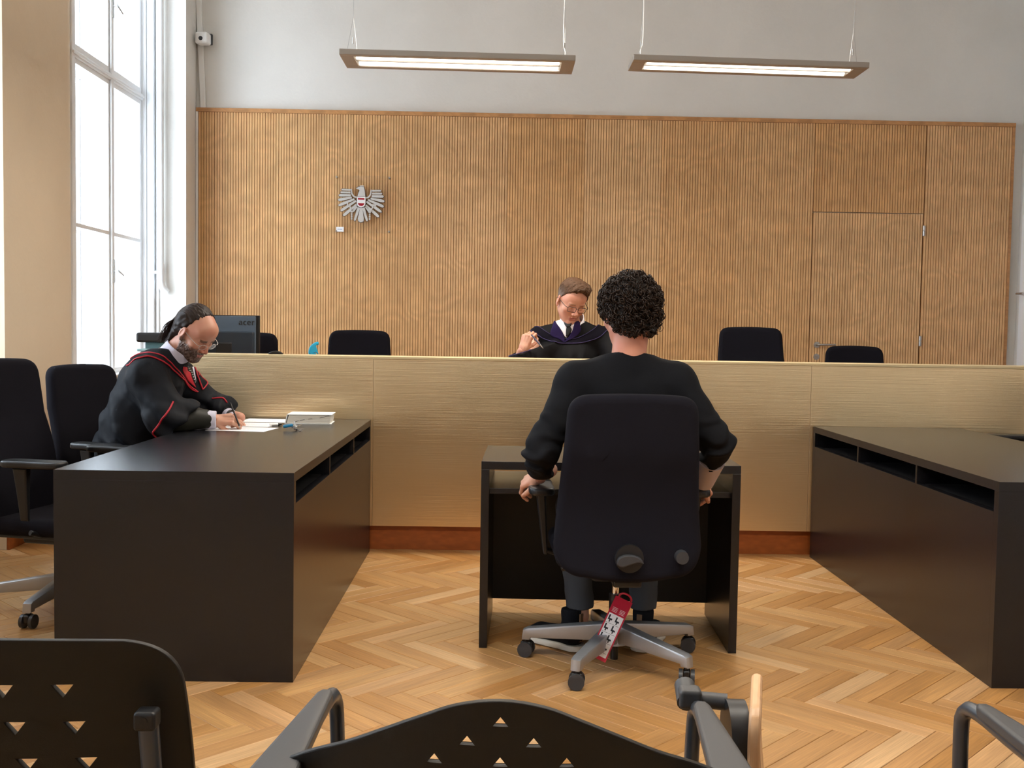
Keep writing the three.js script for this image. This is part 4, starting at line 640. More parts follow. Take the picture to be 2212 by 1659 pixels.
// hand: wrist at origin, y towards the fingers, x towards the thumb, z out of the back of the hand
function handField(o) {
  const S = o.size ?? 1, kn = [[0.027, 0.09, 0], [0.007, 0.094, 0.002], [-0.013, 0.089, 0.001], [-0.031, 0.079, -0.003]].map(p => p.map(v => v * S)), len = [[0.043, 0.026, 0.021], [0.047, 0.029, 0.022], [0.044, 0.027, 0.021], [0.034, 0.021, 0.019]];
  const palm = kn.map(([x, y, z], i) => cap([x * 0.55, 0.008 * S, -0.002], [x, y, z], 0.0135 * S, 0.0102 * S)), fingers = [];
  palm.push(ell([0.016 * S, 0.035 * S, -0.012 * S], [0.018 * S, 0.03 * S, 0.014 * S]), ell([-0.016 * S, 0.038 * S, -0.009 * S], [0.016 * S, 0.034 * S, 0.013 * S]));
  kn.forEach((k, i) => {
    let a = 0, p = V(...k); const segs = [], spread = (o.spread ?? 0.05) * (1.4 - i), rr = [0.0093, 0.0096, 0.0092, 0.0083][i] * S;
    len[i].forEach((l, j) => { a += o.curl[i][j]; const q = p.clone().add(V(Math.sin(spread) * Math.cos(a), Math.cos(spread) * Math.cos(a), -Math.sin(a)).multiplyScalar(l * S)); segs.push(cap(p.toArray(), q.toArray(), rr * (1 - 0.08 * j), rr * (0.92 - 0.08 * j))); p = q; });
    fingers.push((x, y, z) => sm(sm(segs[0](x, y, z), segs[1](x, y, z), 0.003), segs[2](x, y, z), 0.003));
  });
  { const t = o.thumb ?? [[0.02, 0.018, -0.006], [0.043, 0.045, -0.014], [0.052, 0.074, -0.018], [0.05, 0.098, -0.022]]; const s = [0, 1, 2].map(i => cap(t[i].map(v => v * S), t[i + 1].map(v => v * S), [0.0125, 0.0105, 0.0096][i] * S, [0.0108, 0.0096, 0.0082][i] * S)); fingers.push((x, y, z) => sm(sm(s[0](x, y, z), s[1](x, y, z), 0.004), s[2](x, y, z), 0.003)); }
  const fore = cap([0, -(o.arm ?? 0.05), 0.0], [0, 0.012 * S, 0], 0.029 * S, 0.0235 * S, [0, 0, 1, 0.8]);
  return (x, y, z) => { let d = palm[0](x, y, z); for (let i = 1; i < palm.length; i++) d = sm(d, palm[i](x, y, z), 0.012); d = sm(d, fore(x, y, z), 0.02); for (const f of fingers) d = sm(d, f(x, y, z), 0.0045); return d; };
}
function handGeo(o, colour) {   // o.at wrist, o.dir fingers, o.back dorsal normal, o.left for a left hand
  const y = V(...o.dir).normalize(), z0 = V(...o.back), z = z0.addScaledVector(y, -z0.dot(y)).normalize(), x = y.clone().cross(z).multiplyScalar(o.left ? -1 : 1);
  const f = handField(o), g = net(o.left ? (a, b, c) => f(a, b, c) : f, [-0.075, -(o.arm ?? 0.05) - 0.035, -0.11], [0.085, 0.215, 0.045], 0.0032, colour);
  const m = new THREE.Matrix4().makeBasis(x, y, z).setPosition(...o.at); g.applyMatrix4(m);
  if (o.left) { const i = g.index.array; for (let k = 0; k < i.length; k += 3) { const t = i[k + 1]; i[k + 1] = i[k + 2]; i[k + 2] = t; } const nn = g.attributes.normal; for (let k = 0; k < nn.count; k++) nn.setXYZ(k, ...V(nn.getX(k), nn.getY(k), nn.getZ(k)).toArray()); }
  return g;
}
const skinColour = (base, red) => (x, y, z) => mix(base, red, 0.45 * step(-0.15, 0.5, N3(x * 26, y * 26, z * 26)));
function glasses(parent, pose, m, lensW, lensH, round, wire = 0.0011) {
  const ring = s => { const pts = []; for (let i = 0; i < 28; i++) { const a = i / 28 * Math.PI * 2, e = round ? 1 : 0.45, cx = Math.sign(Math.cos(a)) * Math.abs(Math.cos(a)) ** e, cy = Math.sign(Math.sin(a)) * Math.abs(Math.sin(a)) ** e; pts.push(V(s * 0.033 + cx * lensW / 2, -0.006 + cy * lensH / 2, 0.103 - 0.004 * Math.abs(s * 0.033 + cx * lensW / 2) / 0.03)); } return pts; };
  const parts = []; for (const s of [-1, 1]) { parts.push(tube(ring(s), wire, 56, 6, true)); parts.push(tube([[s * (0.033 + lensW / 2), 0.004, 0.098], [s * 0.073, 0.006, 0.085], [s * 0.081, 0.008, 0.03], [s * 0.085, 0.012, -0.01], [s * 0.084, 0.0, -0.03]], wire * 1.2, 24, 6)); }
  parts.push(tube([[-0.033 + lensW / 2, 0.0, 0.103], [0, 0.004, 0.109], [0.033 - lensW / 2, 0.0, 0.103]], 0.0012, 10, 6));
  const f = merge(parts); f.applyMatrix4(pose); const fr = mesh('glasses_frame', f, m, parent);
  for (const s of [-1, 1]) { const sh = new THREE.Shape(ring(s).map(p => new THREE.Vector2(p.x, p.y))), l = new THREE.ShapeGeometry(sh); l.translate(0, 0, 0.1); l.applyMatrix4(pose); mesh('lens', l, M.glass, fr); }
}
const SK = { base: new THREE.Color().setRGB(0.55, 0.285, 0.19), red: new THREE.Color().setRGB(0.52, 0.185, 0.125), lip: new THREE.Color().setRGB(0.42, 0.15, 0.12) };
const skinMat = phys({ color: 0xffffff, vertexColors: true, roughness: 0.5, sheen: 0.2, sheenRoughness: 0.6 });
const clothMat = (c, o = {}) => phys({ color: hex(c), roughness: 0.9, specularIntensity: 0.4, bumpMap: rep(weaveTex, 6, 6), bumpScale: 0.0003, ...o });
const handSkin = skinColour(SK.base, SK.red);
const red = std({ color: hex('#b01226'), roughness: 0.6 });
const bodyPart = (f, lo, hi, cell = 0.011) => net(f, lo, hi, cell, handSkin);

// ===== witness seen from behind =====
{
  const P = thing('person', 'man with dark curly hair in black jumper seated with his back turned', 'person', [0, 0, 0]), cx = 0.468;
  const sh = [[0.285, 1.075, -3.70], [0.648, 1.078, -3.70]], elb = [[0.155, 0.815, -3.60], [0.79, 0.865, -3.62]], wr = [[0.168, 0.705, -3.80], [0.768, 0.692, -3.79]];
  const hip = [cx, 0.56, -3.74], chest = [cx - 0.002, 0.93, -3.70], neckB = [cx, 1.13, -3.705];
  const torso = k => join([cap(hip, [cx, 0.75, -3.72], 0.145 + k, 0.138 + k, [0, 0, 1, 0.82]), [cap([cx - 0.045, 0.78, -3.71], [cx - 0.06, 1.0, -3.705], 0.12 + k, 0.108 + k, [0, 0, 1, 0.86]), 0.05], [cap([cx + 0.045, 0.78, -3.71], [cx + 0.06, 1.0, -3.705], 0.12 + k, 0.108 + k, [0, 0, 1, 0.86]), 0.05], [cap(sh[0], sh[1], 0.064 + k, 0.064 + k), 0.06], [cap([cx - 0.1, 1.105, -3.70], [cx, 1.155, -3.705], 0.045 + k, 0.055 + k), 0.05], [cap([cx + 0.1, 1.105, -3.70], [cx, 1.155, -3.705], 0.045 + k, 0.055 + k), 0.05]]);
  const arm = (s, k) => join([cap(sh[s], elb[s], 0.058 + k, 0.05 + k), [cap(elb[s], [wr[s][0], wr[s][1], wr[s][2]], 0.048 + k, 0.033 + k), 0.02]]);
  const leg = s => { const e = s ? 1 : -1, knee = [cx + e * 0.15, 0.535, -4.16], ank = [cx + e * 0.122, 0.13, -4.0]; return join([cap([cx + e * 0.085, 0.555, -3.76], knee, 0.082, 0.062), [cap(knee, ank, 0.06, 0.045), 0.02]]); };
  const t0 = torso(-0.012), a0 = arm(0, -0.012), a1 = arm(1, -0.012), l0 = leg(0), l1 = leg(1), bodyF = (x, y, z) => sm(sm(sm(t0(x, y, z), a0(x, y, z), 0.04), a1(x, y, z), 0.04), Math.min(l0(x, y, z), l1(x, y, z)) + 0.012, 0.04);
  const pose = headPose([cx + 0.004, 1.325, -3.72], Math.PI + 0.33, 0.1, 0, 1.03), hf = headField({ neckTo: inHead(pose, [cx, 1.12, -3.70]), wide: 1.02, neckR: 0.06 });
  const hg = net(hf, [-0.11, -0.25, -0.14], [0.11, 0.14, 0.135], 0.004, (x, y, z) => mix(SK.base, SK.red, 0.6 + 0.4 * N3(x * 18, y * 18, z * 18))); hg.applyMatrix4(pose);
  const curlR = [[0.5, 0.7, 0.5], [0.55, 0.75, 0.5], [0.6, 0.8, 0.5], [0.65, 0.8, 0.5]];
  const hands = [handGeo({ at: [0.163, 0.715, -3.815], dir: [-0.55, -0.35, -0.75], back: [-0.75, 0.6, 0.25], curl: [[0.55, 0.55, 0.35], [0.6, 0.6, 0.4], [0.65, 0.65, 0.4], [0.7, 0.7, 0.4]], left: true, arm: 0.07 }, handSkin), handGeo({ at: [0.768, 0.71, -3.81], dir: [0.42, -0.45, -0.75], back: [0.8, 0.55, 0.2], curl: [[0.7, 0.7, 0.4], [0.75, 0.75, 0.4], [0.8, 0.8, 0.45], [0.8, 0.8, 0.45]], arm: 0.07 }, handSkin)];
  mesh('body', mergeBody([bodyPart(bodyF, [0.05, 0.05, -4.3], [0.9, 1.22, -3.5]), hg, ...hands]), skinMat, P);
  // jumper with gathered sleeves
  const t1 = torso(0.006), s0 = arm(0, 0.008), s1 = arm(1, 0.008), cut = s => { const e = elb[s], w = wr[s], d = V(w[0] - e[0], w[1] - e[1], w[2] - e[2]), l = d.length(); d.divideScalar(l); return (x, y, z) => (x - e[0]) * d.x + (y - e[1]) * d.y + (z - e[2]) * d.z - l * (s ? 0.4 : 0.62); }, c0 = cut(0), c1 = cut(1);
  const jump = (x, y, z) => {
    let d = smx(s0(x, y, z), c0(x, y, z), 0.006), e = smx(s1(x, y, z), c1(x, y, z), 0.006), b = sm(sm(t1(x, y, z), d, 0.035), e, 0.035);
    b = Math.max(b, y - 1.172 - 0.25 * (z + 3.705) + 0.35 * Math.max(0, Math.abs(x - cx) - 0.05) * 0); b = Math.max(b, 0.45 - y);
    const arms = Math.max(step(0.16, 0.30, Math.abs(x - cx)), 0.25);
    return b + arms * (0.0068 * Math.sin(95 * (y - 0.35 * Math.abs(x - cx)) + 6 * N3(x * 9, y * 9, z * 9)) * step(1.02, 0.85, y) + 0.006 * N3(x * 13, y * 11, z * 13)) + 0.0035 * N3(x * 7, y * 16, z * 7);
  };
  mesh('jumper', uvXY(net(jump, [0.04, 0.42, -3.98], [0.92, 1.22, -3.5], 0.0065)), clothMat('#0a0b10'), P);
  const cuff = s => { const e = V(...elb[s]), w = V(...wr[s]), a = e.clone().lerp(w, 0.38), b = e.clone().lerp(w, 0.92); return rod(a, b, 0.050, 0.041, 28); };
  mesh('shirt_cuff', cuff(1), clothMat('#b9a9a9'), P);
  const trous = (x, y, z) => { let d = Math.min(l0(x, y, z), l1(x, y, z)); d = sm(d, cap([cx - 0.07, 0.56, -3.74], [cx + 0.07, 0.56, -3.74], 0.12)(x, y, z), 0.05); d = Math.max(d - 0.008, 0.165 - y); return d + 0.005 * N3(x * 16, y * 20, z * 16); };
  mesh('trousers', uvXY(net(trous, [0.2, 0.12, -4.32], [0.74, 0.72, -3.55], 0.008)), clothMat('#45484d'), P);
  for (const [s, dir] of [[-1, V(-0.78, 0, -0.62)], [1, V(0.45, 0, -0.89)]]) {
    const heel = V(cx + s * 0.125 + (s > 0 ? -0.02 : 0.0), 0, -3.965), d = dir.normalize(), a = p => heel.clone().addScaledVector(d, p), A = (p, y) => { const q = a(p); return [q.x, y, q.z]; };
    const upper = join([cap(A(0.035, 0.06), A(0.19, 0.045), 0.038, 0.036), [cap(A(0.04, 0.06), A(0.045, 0.15), 0.038, 0.042), 0.03], [cap(A(0.19, 0.04), A(0.225, 0.035), 0.036, 0.03), 0.02]]), up = (x, y, z) => Math.max(upper(x, y, z), 0.022 - y, y - 0.165);
    const shoe = mesh('shoe', uvXY(net(up, [heel.x - 0.32, 0, heel.z - 0.32], [heel.x + 0.32, 0.22, heel.z + 0.12], 0.006)), clothMat('#15181e'), P);
    const sole = join([cap(A(0.03, 0.012), A(0.21, 0.012), 0.044, 0.042)]), so = (x, y, z) => Math.max(sole(x, y, z), y - 0.026, 0.003 - y); mesh('rubber_sole', net(so, [heel.x - 0.32, -0.03, heel.z - 0.32], [heel.x + 0.32, 0.06, heel.z + 0.12], 0.005), std({ color: hex('#d9d5cc'), roughness: 0.6 }), shoe);
    const toe = join([cap(A(0.2, 0.03), A(0.225, 0.03), 0.040, 0.036)]), to = (x, y, z) => { const p = (x - heel.x) * d.x + (z - heel.z) * d.z; return Math.max(toe(x, y, z), 0.2 - p, y - 0.048); }; mesh('toe_cap', net(to, [heel.x - 0.34, 0, heel.z - 0.34], [heel.x + 0.34, 0.1, heel.z + 0.12], 0.005), std({ color: hex('#d9d5cc'), roughness: 0.6 }), shoe);
    const tb = new THREE.BoxGeometry(0.02, 0.11, 0.006); tb.rotateY(Math.atan2(-d.x, -d.z)); tb.translate(...A(-0.002, 0.095)); mesh('heel_tab', tb, std({ color: hex('#7d5f45'), roughness: 0.8 }), shoe);
  }
  // curly hair: a lumpy mass and many single curls
  const mass = ell([0, 0.033, -0.018], [0.094, 0.099, 0.112]), nape = ell([0, -0.035, -0.07], [0.078, 0.062, 0.045]), hair = (x, y, z) => { let d = sm(mass(x, y, z), nape(x, y, z), 0.03); d = smx(d, -(y + 0.068 - 0.28 * (z + 0.06) - 0.0) , 0.012); d = smx(d, 0.6 * z - 0.75 * y - 0.02 + (z > 0 ? 0.0 : 0), 0.02); return d + 0.011 * N3(x * 48, y * 48, z * 48) + 0.006 * N3(x * 110, y * 110, z * 110); };
  const hm = net(hair, [-0.13, -0.13, -0.16], [0.13, 0.17, 0.14], 0.0045); hm.applyMatrix4(pose);
  const hairMat = phys({ color: hex('#140e0b'), roughness: 0.55, specularIntensity: 0.5 }), base = mesh('hair', uvXY(hm), hairMat, P);
  const r2 = rnd, curls = []; let guard = 0;
  const field = (x, y, z) => { let d = sm(mass(x, y, z), nape(x, y, z), 0.03); d = smx(d, -(y + 0.072 - 0.28 * (z + 0.06)), 0.012); return smx(d, 0.6 * z - 0.75 * y - 0.02, 0.02); };
  while (curls.length < 1500 && guard++ < 9000) {
    const u = r2() * 2 - 1, a = r2() * Math.PI * 2, q = Math.sqrt(1 - u * u), p = settle(field, V(q * Math.cos(a) * 0.1, 0.01 + u * 0.11, -0.02 + q * Math.sin(a) * 0.1), -0.001), n = grad(field, p);
    if (p.z > 0.07) continue; const t = V(r2() - 0.5, r2() - 0.9, r2() - 0.5).cross(n).normalize(), b = n.clone().cross(t), R = 0.005 + r2() * 0.0065, turns = 1 + r2() * 0.9, rise = 0.008 + r2() * 0.013, pts = [];
    for (let i = 0; i <= 9; i++) { const s = i / 9, an = s * turns * Math.PI * 2; pts.push(p.clone().addScaledVector(n, R * (1 - Math.cos(an)) * 0.9 + s * 0.004).addScaledVector(b, R * Math.sin(an)).addScaledVector(t, (s - 0.3) * rise * 1.4)); }
    curls.push(tube(pts, 0.0010 + r2() * 0.0009, 18, 4));
  }
  const cg = merge(curls); cg.applyMatrix4(pose); const cm = mesh('curls', cg, phys({ color: hex('#24170f'), roughness: 0.45, specularIntensity: 0.6 }), base); cm.userData.kind = 'stuff';
}

// ===== man writing at the window side desk =====
{
  const P = thing('person', 'bearded man in black robe with red piping writing at the desk', 'person', [0, 0, 0]);
  const hip = [-1.85, 0.58, -5.2], belly = [-1.79, 0.76, -5.19], chest = [-1.755, 0.945, -5.17], shR = [-1.70, 1.005, -4.99], shL = [-1.665, 0.985, -5.37], elR = [-1.575, 0.80, -4.93], elL = [-1.55, 0.80, -5.50], wrR = [-1.385, 0.79, -5.075], wrL = [-1.34, 0.78, -5.36], neckB = [-1.64, 1.105, -5.16];
  const head = [-1.495, 1.222, -5.115], pose = headPose(head, 1.13, 0.74, 0.06, 1.01);
  const core = k => join([cap(hip, belly, 0.172 + k, 0.165 + k, [0.45, -0.2, 0, 1]), [cap(belly, chest, 0.168 + k, 0.135 + k), 0.08], [cap(shR, shL, 0.072 + k, 0.072 + k), 0.09], [cap([-1.72, 1.03, -5.08], neckB, 0.06 + k, 0.055 + k), 0.06], [cap([-1.70, 1.02, -5.27], neckB, 0.06 + k, 0.055 + k), 0.06], [cap([-1.75, 1.02, -5.18], [-1.66, 1.085, -5.16], 0.085 + k, 0.07 + k), 0.06]]);
  const c0 = core(-0.02), ar = join([cap(shR, elR, 0.05, 0.04), [cap(elR, wrR, 0.04, 0.028), 0.02]]), al = join([cap(shL, elL, 0.05, 0.04), [cap(elL, wrL, 0.04, 0.028), 0.02]]), th = [1, -1].map(s => join([cap([-1.9, 0.55, -5.2 + s * 0.09], [-1.45, 0.53, -5.2 + s * 0.11], 0.085, 0.062), [cap([-1.45, 0.53, -5.2 + s * 0.11], [-1.5, 0.1, -5.2 + s * 0.11], 0.058, 0.042), 0.02], [cap([-1.5, 0.05, -5.2 + s * 0.11], [-1.35, 0.04, -5.2 + s * 0.12], 0.04, 0.035), 0.02]]));
  const bodyF = (x, y, z) => sm(sm(sm(c0(x, y, z), ar(x, y, z), 0.03), al(x, y, z), 0.03), Math.min(th[0](x, y, z), th[1](x, y, z)), 0.04);
  const hf = headField({ wide: 1.06, neckTo: inHead(pose, [-1.645, 1.09, -5.16]), neckR: 0.054, bump: (x, y, z) => { const b = step(-0.02, -0.045, y + 0.25 * (z - 0.02)) * step(0.0, 0.02, z + 0.01) * step(-0.16, -0.12, y); return -b * (0.007 + 0.003 * N3(x * 150, y * 90, z * 150)); } });
  const beardC = hex('#3a2c26'), beardG = hex('#77675f'), browC = hex('#4a372c');
  const hg = net(hf, [-0.115, -0.25, -0.22], [0.115, 0.14, 0.135], 0.003, (x, y, z) => {
    let c = mix(SK.base, SK.red, 0.35 + 0.5 * N3(x * 22, y * 22, z * 22)); if (z > 0.09 && y < -0.02 && y > -0.05) c = mix(c, SK.red, 0.6);
    const lips = Math.abs(y + 0.073) < 0.010 && Math.abs(x) < 0.022 && z > 0.075; if (lips) c = SK.lip;
    const line = -0.035 + 0.18 * Math.max(0, 0.06 - z) * 0 + (Math.abs(x) < 0.03 && z > 0.06 ? -0.012 : 0) + 0.35 * Math.max(0, 0.045 - z), beard = step(line + 0.008, line - 0.01, y + 0.008 * N3(x * 70, y * 70, z * 70)) * step(-0.012, 0.006, z) * step(-0.165, -0.14, y) * (lips ? 0 : 1);
    if (beard > 0) c = mix(c, mix(beardC, beardG, 0.4 + 1.1 * N3(x * 130, y * 60, z * 130)), beard * 0.93);
    if (Math.abs(y - 0.019) < 0.006 && Math.abs(x) > 0.012 && Math.abs(x) < 0.05 && z > 0.05) c = mix(c, browC, 0.75); return c;
  }); hg.applyMatrix4(pose);
  const writing = handGeo({ at: [-1.40, 0.79, -5.07], dir: [0.93, 0.06, -0.12], back: [-0.1, 0.75, 0.66], curl: [[0.75, 1.0, 0.45], [0.85, 1.15, 0.6], [0.95, 1.25, 0.7], [1.0, 1.3, 0.7]], thumb: [[0.02, 0.02, -0.008], [0.04, 0.05, -0.024], [0.042, 0.075, -0.042], [0.032, 0.092, -0.055]], arm: 0.08, size: 1.04 }, handSkin);
  const resting = handGeo({ at: [-1.405, 0.775, -5.37], dir: [0.6, -0.12, 0.8], back: [0, 1, 0], curl: [[0.2, 0.3, 0.2], [0.22, 0.3, 0.2], [0.25, 0.3, 0.2], [0.28, 0.3, 0.2]], left: true, arm: 0.08 }, handSkin);
  mesh('body', mergeBody([bodyPart(bodyF, [-2.2, 0.0, -5.7], [-1.2, 1.14, -4.85]), hg, writing, resting]), skinMat, P);
  // black robe
  const c1 = core(0.012), sr1 = join([cap(shR, elR, 0.088, 0.098), [cap(elR, [-1.50, 0.80, -5.0], 0.1, 0.098), 0.03]]), sl1 = join([cap(shL, elL, 0.085, 0.095), [cap(elL, [-1.44, 0.81, -5.43], 0.095, 0.085), 0.03]]);
  const lap = cap([-1.85, 0.56, -5.2], [-1.6, 0.56, -5.2], 0.17, 0.13);
  const robe = (x, y, z) => {
    const cutR = (x + 1.555) * 0.62 + (z + 4.97) * -0.1 + (y - 0.80) * -0.55, a = smx(sr1(x, y, z), cutR - 0.035, 0.01), cutL = (x + 1.42) * 0.95 + (z + 5.42) * 0.3, b = smx(sl1(x, y, z), cutL, 0.01);
    let d = sm(sm(c1(x, y, z), lap(x, y, z), 0.08), a, 0.045); d = sm(d, b, 0.045); d = smx(d, (y - 1.125) * 0.8 + (x + 1.665) * -0.1 - 0.012, 0.01); d = Math.max(d, 0.36 - y);
    const drape = step(-1.3, -1.9, x);
    return d + 0.008 * Math.sin(38 * (0.8 * x + 1.1 * y + 0.25 * z) + 5 * N3(x * 5, y * 5, z * 5)) * step(1.0, 0.82, y) + 0.010 * N3(x * 9, y * 7, z * 9) + 0.003 * N3(x * 26, y * 20, z * 26);
  };
  const rg = uvXY(net(robe, [-2.25, 0.34, -5.75], [-1.25, 1.2, -4.78], 0.0075)), robeM = clothMat('#0e1118', { roughness: 0.7 });
  const robeMesh = mesh('robe', rg, robeM, P);
  const on = list => list.map(p => settle(robe, V(...p)));
  // shoulder collar: a raised band between two red pipings, lapels in front
  const outer = on([[-1.8179, 1.0534, -5.063], [-1.7375, 1.0893, -4.9557], [-1.6807, 1.1009, -4.977], [-1.6417, 1.0851, -4.9998], [-1.6124, 1.0548, -5.0553], [-1.5846, 1.0069, -5.126], [-1.593, 0.9552, -5.2748], [-1.578, 0.9236, -5.3302], [-1.5583, 0.9131, -5.3517]]), inner = on([[-1.8071, 1.0847, -5.0836], [-1.7639, 1.1087, -5.07], [-1.7046, 1.1169, -5.0417], [-1.6554, 1.109, -5.0425], [-1.6176, 1.082, -5.0587], [-1.5921, 1.0446, -5.0936], [-1.58, 1.0007, -5.1634], [-1.5885, 0.9491, -5.3009], [-1.5635, 0.918, -5.3465]]);
  const col = mesh('collar_band', strip(outer, inner, robe, 0.004, 30, 4), clothMat('#16161a'), robeMesh);
  mesh('piping', piping(outer, robe, 0.0042, 0.004), red, col); mesh('piping', piping(inner, robe, 0.0036, 0.005), red, col);
  const lA = on([[-1.5651, 1.0506, -5.1318], [-1.5693, 1.025, -5.1431], [-1.5871, 0.9924, -5.2408], [-1.5854, 0.9636, -5.2983], [-1.5683, 0.9378, -5.3379]]), lB = on([[-1.5602, 1.0474, -5.1663], [-1.589, 1.0181, -5.3011], [-1.5802, 0.9892, -5.3128], [-1.5717, 0.9625, -5.3246], [-1.5654, 0.9352, -5.3429]]); mesh('lapel', strip(lA, lB, robe, 0.004, 14, 4), red, robeMesh);
  const far = on([[-1.5758, 1.015, -5.3994], [-1.5666, 0.998, -5.4116], [-1.5567, 0.9772, -5.4345], [-1.5424, 0.9582, -5.4588], [-1.5303, 0.9464, -5.4142], [-1.5404, 0.9242, -5.3727]]), near = on([[-1.5865, 1.0363, -5.3885], [-1.568, 1.009, -5.3602], [-1.5579, 0.9803, -5.3604], [-1.5496, 0.9536, -5.3653], [-1.5404, 0.9242, -5.3727]]);
  const lap2 = mesh('lapel', strip(near, far, robe, 0.003, 16, 6), clothMat('#121216'), robeMesh); mesh('piping', piping(far, robe, 0.0034, 0.004), red, lap2); mesh('piping', piping(near, robe, 0.0042, 0.004), red, lap2); mesh('piping', piping(on([[-1.5728, 1.0167, -5.381], [-1.5685, 1.0068, -5.3947], [-1.5601, 0.9964, -5.3743]]), robe, 0.003, 0.004), red, lap2);
  mesh('sleeve_piping', piping(on([[-1.5378, 0.8924, -4.8838], [-1.544, 0.8597, -4.8479], [-1.5558, 0.8329, -4.8237], [-1.5765, 0.8062, -4.8283], [-1.5988, 0.7729, -4.8288], [-1.6186, 0.7428, -4.8428], [-1.6072, 0.7265, -4.8546]]), robe, 0.0045, 0.002), red, robeMesh);
  mesh('sleeve_piping', piping(on([[-1.496, 0.8747, -5.3968], [-1.4666, 0.8775, -5.3958], [-1.4341, 0.873, -5.4007], [-1.4216, 0.8532, -5.4097]]), robe, 0.004, 0.002), red, robeMesh);
  // inner sleeves, shirt cuffs, collar, tie
  const isl = join([cap([-1.56, 0.80, -4.965], [-1.43, 0.795, -5.05], 0.078, 0.05)]), islF = (x, y, z) => Math.max(isl(x, y, z), 0.749 - y) + 0.006 * N3(x * 14, y * 14, z * 14);
  mesh('inner_sleeve', uvXY(net(islF, [-1.72, 0.7, -5.2], [-1.32, 0.95, -4.84], 0.006)), clothMat('#24241f', { roughness: 0.5 }), P);
  const isl2 = join([cap([-1.50, 0.80, -5.46], [-1.42, 0.79, -5.40], 0.06, 0.042)]); mesh('inner_sleeve', uvXY(net((x, y, z) => Math.max(isl2(x, y, z), 0.749 - y), [-1.6, 0.7, -5.6], [-1.28, 0.9, -5.25], 0.006)), clothMat('#17171b'), P);
  const shirtM = clothMat('#c9c6d6');
  const cf = join([cap([-1.47, 0.795, -5.03], [-1.385, 0.793, -5.066], 0.052, 0.043)]), cfF = (x, y, z) => Math.max(cf(x, y, z), (x + 1.385) * 0.95 - (z + 5.07) * 0.2, 0.748 - y) + 0.003 * N3(x * 30, y * 30, z * 30);
  mesh('shirt_cuff', uvXY(net(cfF, [-1.53, 0.72, -5.15], [-1.3, 0.88, -4.97], 0.0045)), shirtM, P);
  const cf2 = join([cap([-1.44, 0.79, -5.42], [-1.40, 0.787, -5.38], 0.042, 0.038)]); mesh('shirt_cuff', net((x, y, z) => Math.max(cf2(x, y, z), 0.748 - y), [-1.48, 0.7, -5.5], [-1.26, 0.88, -5.28], 0.005), shirtM, P);
  mesh('watch_strap', (() => { const q = new THREE.TorusGeometry(0.032, 0.006, 8, 28); q.rotateY(Math.PI / 2 - 0.5); q.translate(-1.385, 0.785, -5.352); return q; })(), M.black, P);
  const neckAxis = join([cap([-1.66, 1.06, -5.165], [-1.58, 1.15, -5.14], 0.078, 0.068)]), collarF = (x, y, z) => { const d = neckAxis(x, y, z), t = (x + 1.66) * 0.64 + (y - 1.06) * 0.76; return Math.max(d, -(d + 0.007), t - 0.105 + 0.5 * (x + 1.62) * 0, -t - 0.02); };
  mesh('shirt_collar', net(collarF, [-1.84, 0.94, -5.3], [-1.43, 1.28, -5.0], 0.004), shirtM, P);
  const shirtFront = on([[-1.562, 1.0552, -5.136], [-1.5929, 1.0257, -5.2911], [-1.5819, 0.9965, -5.3112], [-1.5718, 0.9672, -5.3246]]), shirtEdge = on([[-1.5864, 1.0419, -5.3731], [-1.575, 1.0188, -5.351], [-1.5676, 0.9905, -5.3437], [-1.5645, 0.9618, -5.3407]]); const sf = mesh('shirt_front', strip(shirtFront, shirtEdge, robe, 0.002, 10, 4), shirtM, P);
  const ct = document.createElement('canvas'); ct.width = 32; ct.height = 128; const k = ct.getContext('2d'); k.fillStyle = '#0d0d10'; k.fillRect(0, 0, 32, 128); k.fillStyle = '#b9b9b4'; for (let i = 0; i < 7; i++) { k.beginPath(); k.moveTo(4, 6 + i * 18); k.lineTo(16, 2 + i * 18); k.lineTo(28, 8 + i * 18); k.lineTo(16, 11 + i * 18); k.fill(); }
  const tt = new THREE.CanvasTexture(ct); tt.colorSpace = THREE.SRGBColorSpace;
  const tie = strip(on([[-1.56, 1.0471, -5.1743], [-1.589, 1.0181, -5.3011], [-1.5802, 0.9892, -5.3128], [-1.5702, 0.9575, -5.3281]]), on([[-1.5889, 1.0407, -5.3421], [-1.58, 1.017, -5.3357], [-1.5724, 0.9907, -5.3344], [-1.5661, 0.9595, -5.3372]]), robe, 0.006, 12, 2); { const n = tie.attributes.position.count, uv = new Float32Array(n * 2); for (let i = 0; i < n; i++) { const q = i % 39; uv[2 * i] = (q % 3) / 2; uv[2 * i + 1] = Math.floor(q / 3) / 12; } tie.setAttribute('uv', new THREE.BufferAttribute(uv, 2)); } mesh('necktie', tie, std({ map: tt, roughness: 0.6 }), P);
  // long hair combed back from a high forehead
  const cr = ell([0, 0.033, -0.018], [0.0855, 0.092, 0.1045]), fall = cap([0, 0.02, -0.068], [0, -0.125, -0.075], 0.08, 0.058, [0, -0.05, 0.998, 0.55]), hairF = (x, y, z) => { let d = smx(cr(x, y, z), Math.max(0.99 * z - 0.12 * y + 0.006 + 0.006 * N3(x * 60, y * 60, z * 60), -0.055 - y), 0.012); d = sm(d, fall(x, y, z), 0.05); d = smx(d, -(Math.hypot((y + 0.004) / 1.7, z + 0.008) - 0.018) + (Math.abs(x) < 0.06 ? -1 : 0) * 0.05, 0.004); return d + 0.0035 * N3(x * 120, (y + z * 0.5) * 22, (z - y * 0.4) * 40); };
  const hm = net(hairF, [-0.12, -0.19, -0.23], [0.12, 0.17, 0.12], 0.0035); hm.applyMatrix4(pose); const hairM = phys({ color: hex('#241812'), roughness: 0.5, specularIntensity: 0.5 }), hair = mesh('hair', uvXY(hm), hairM, P);
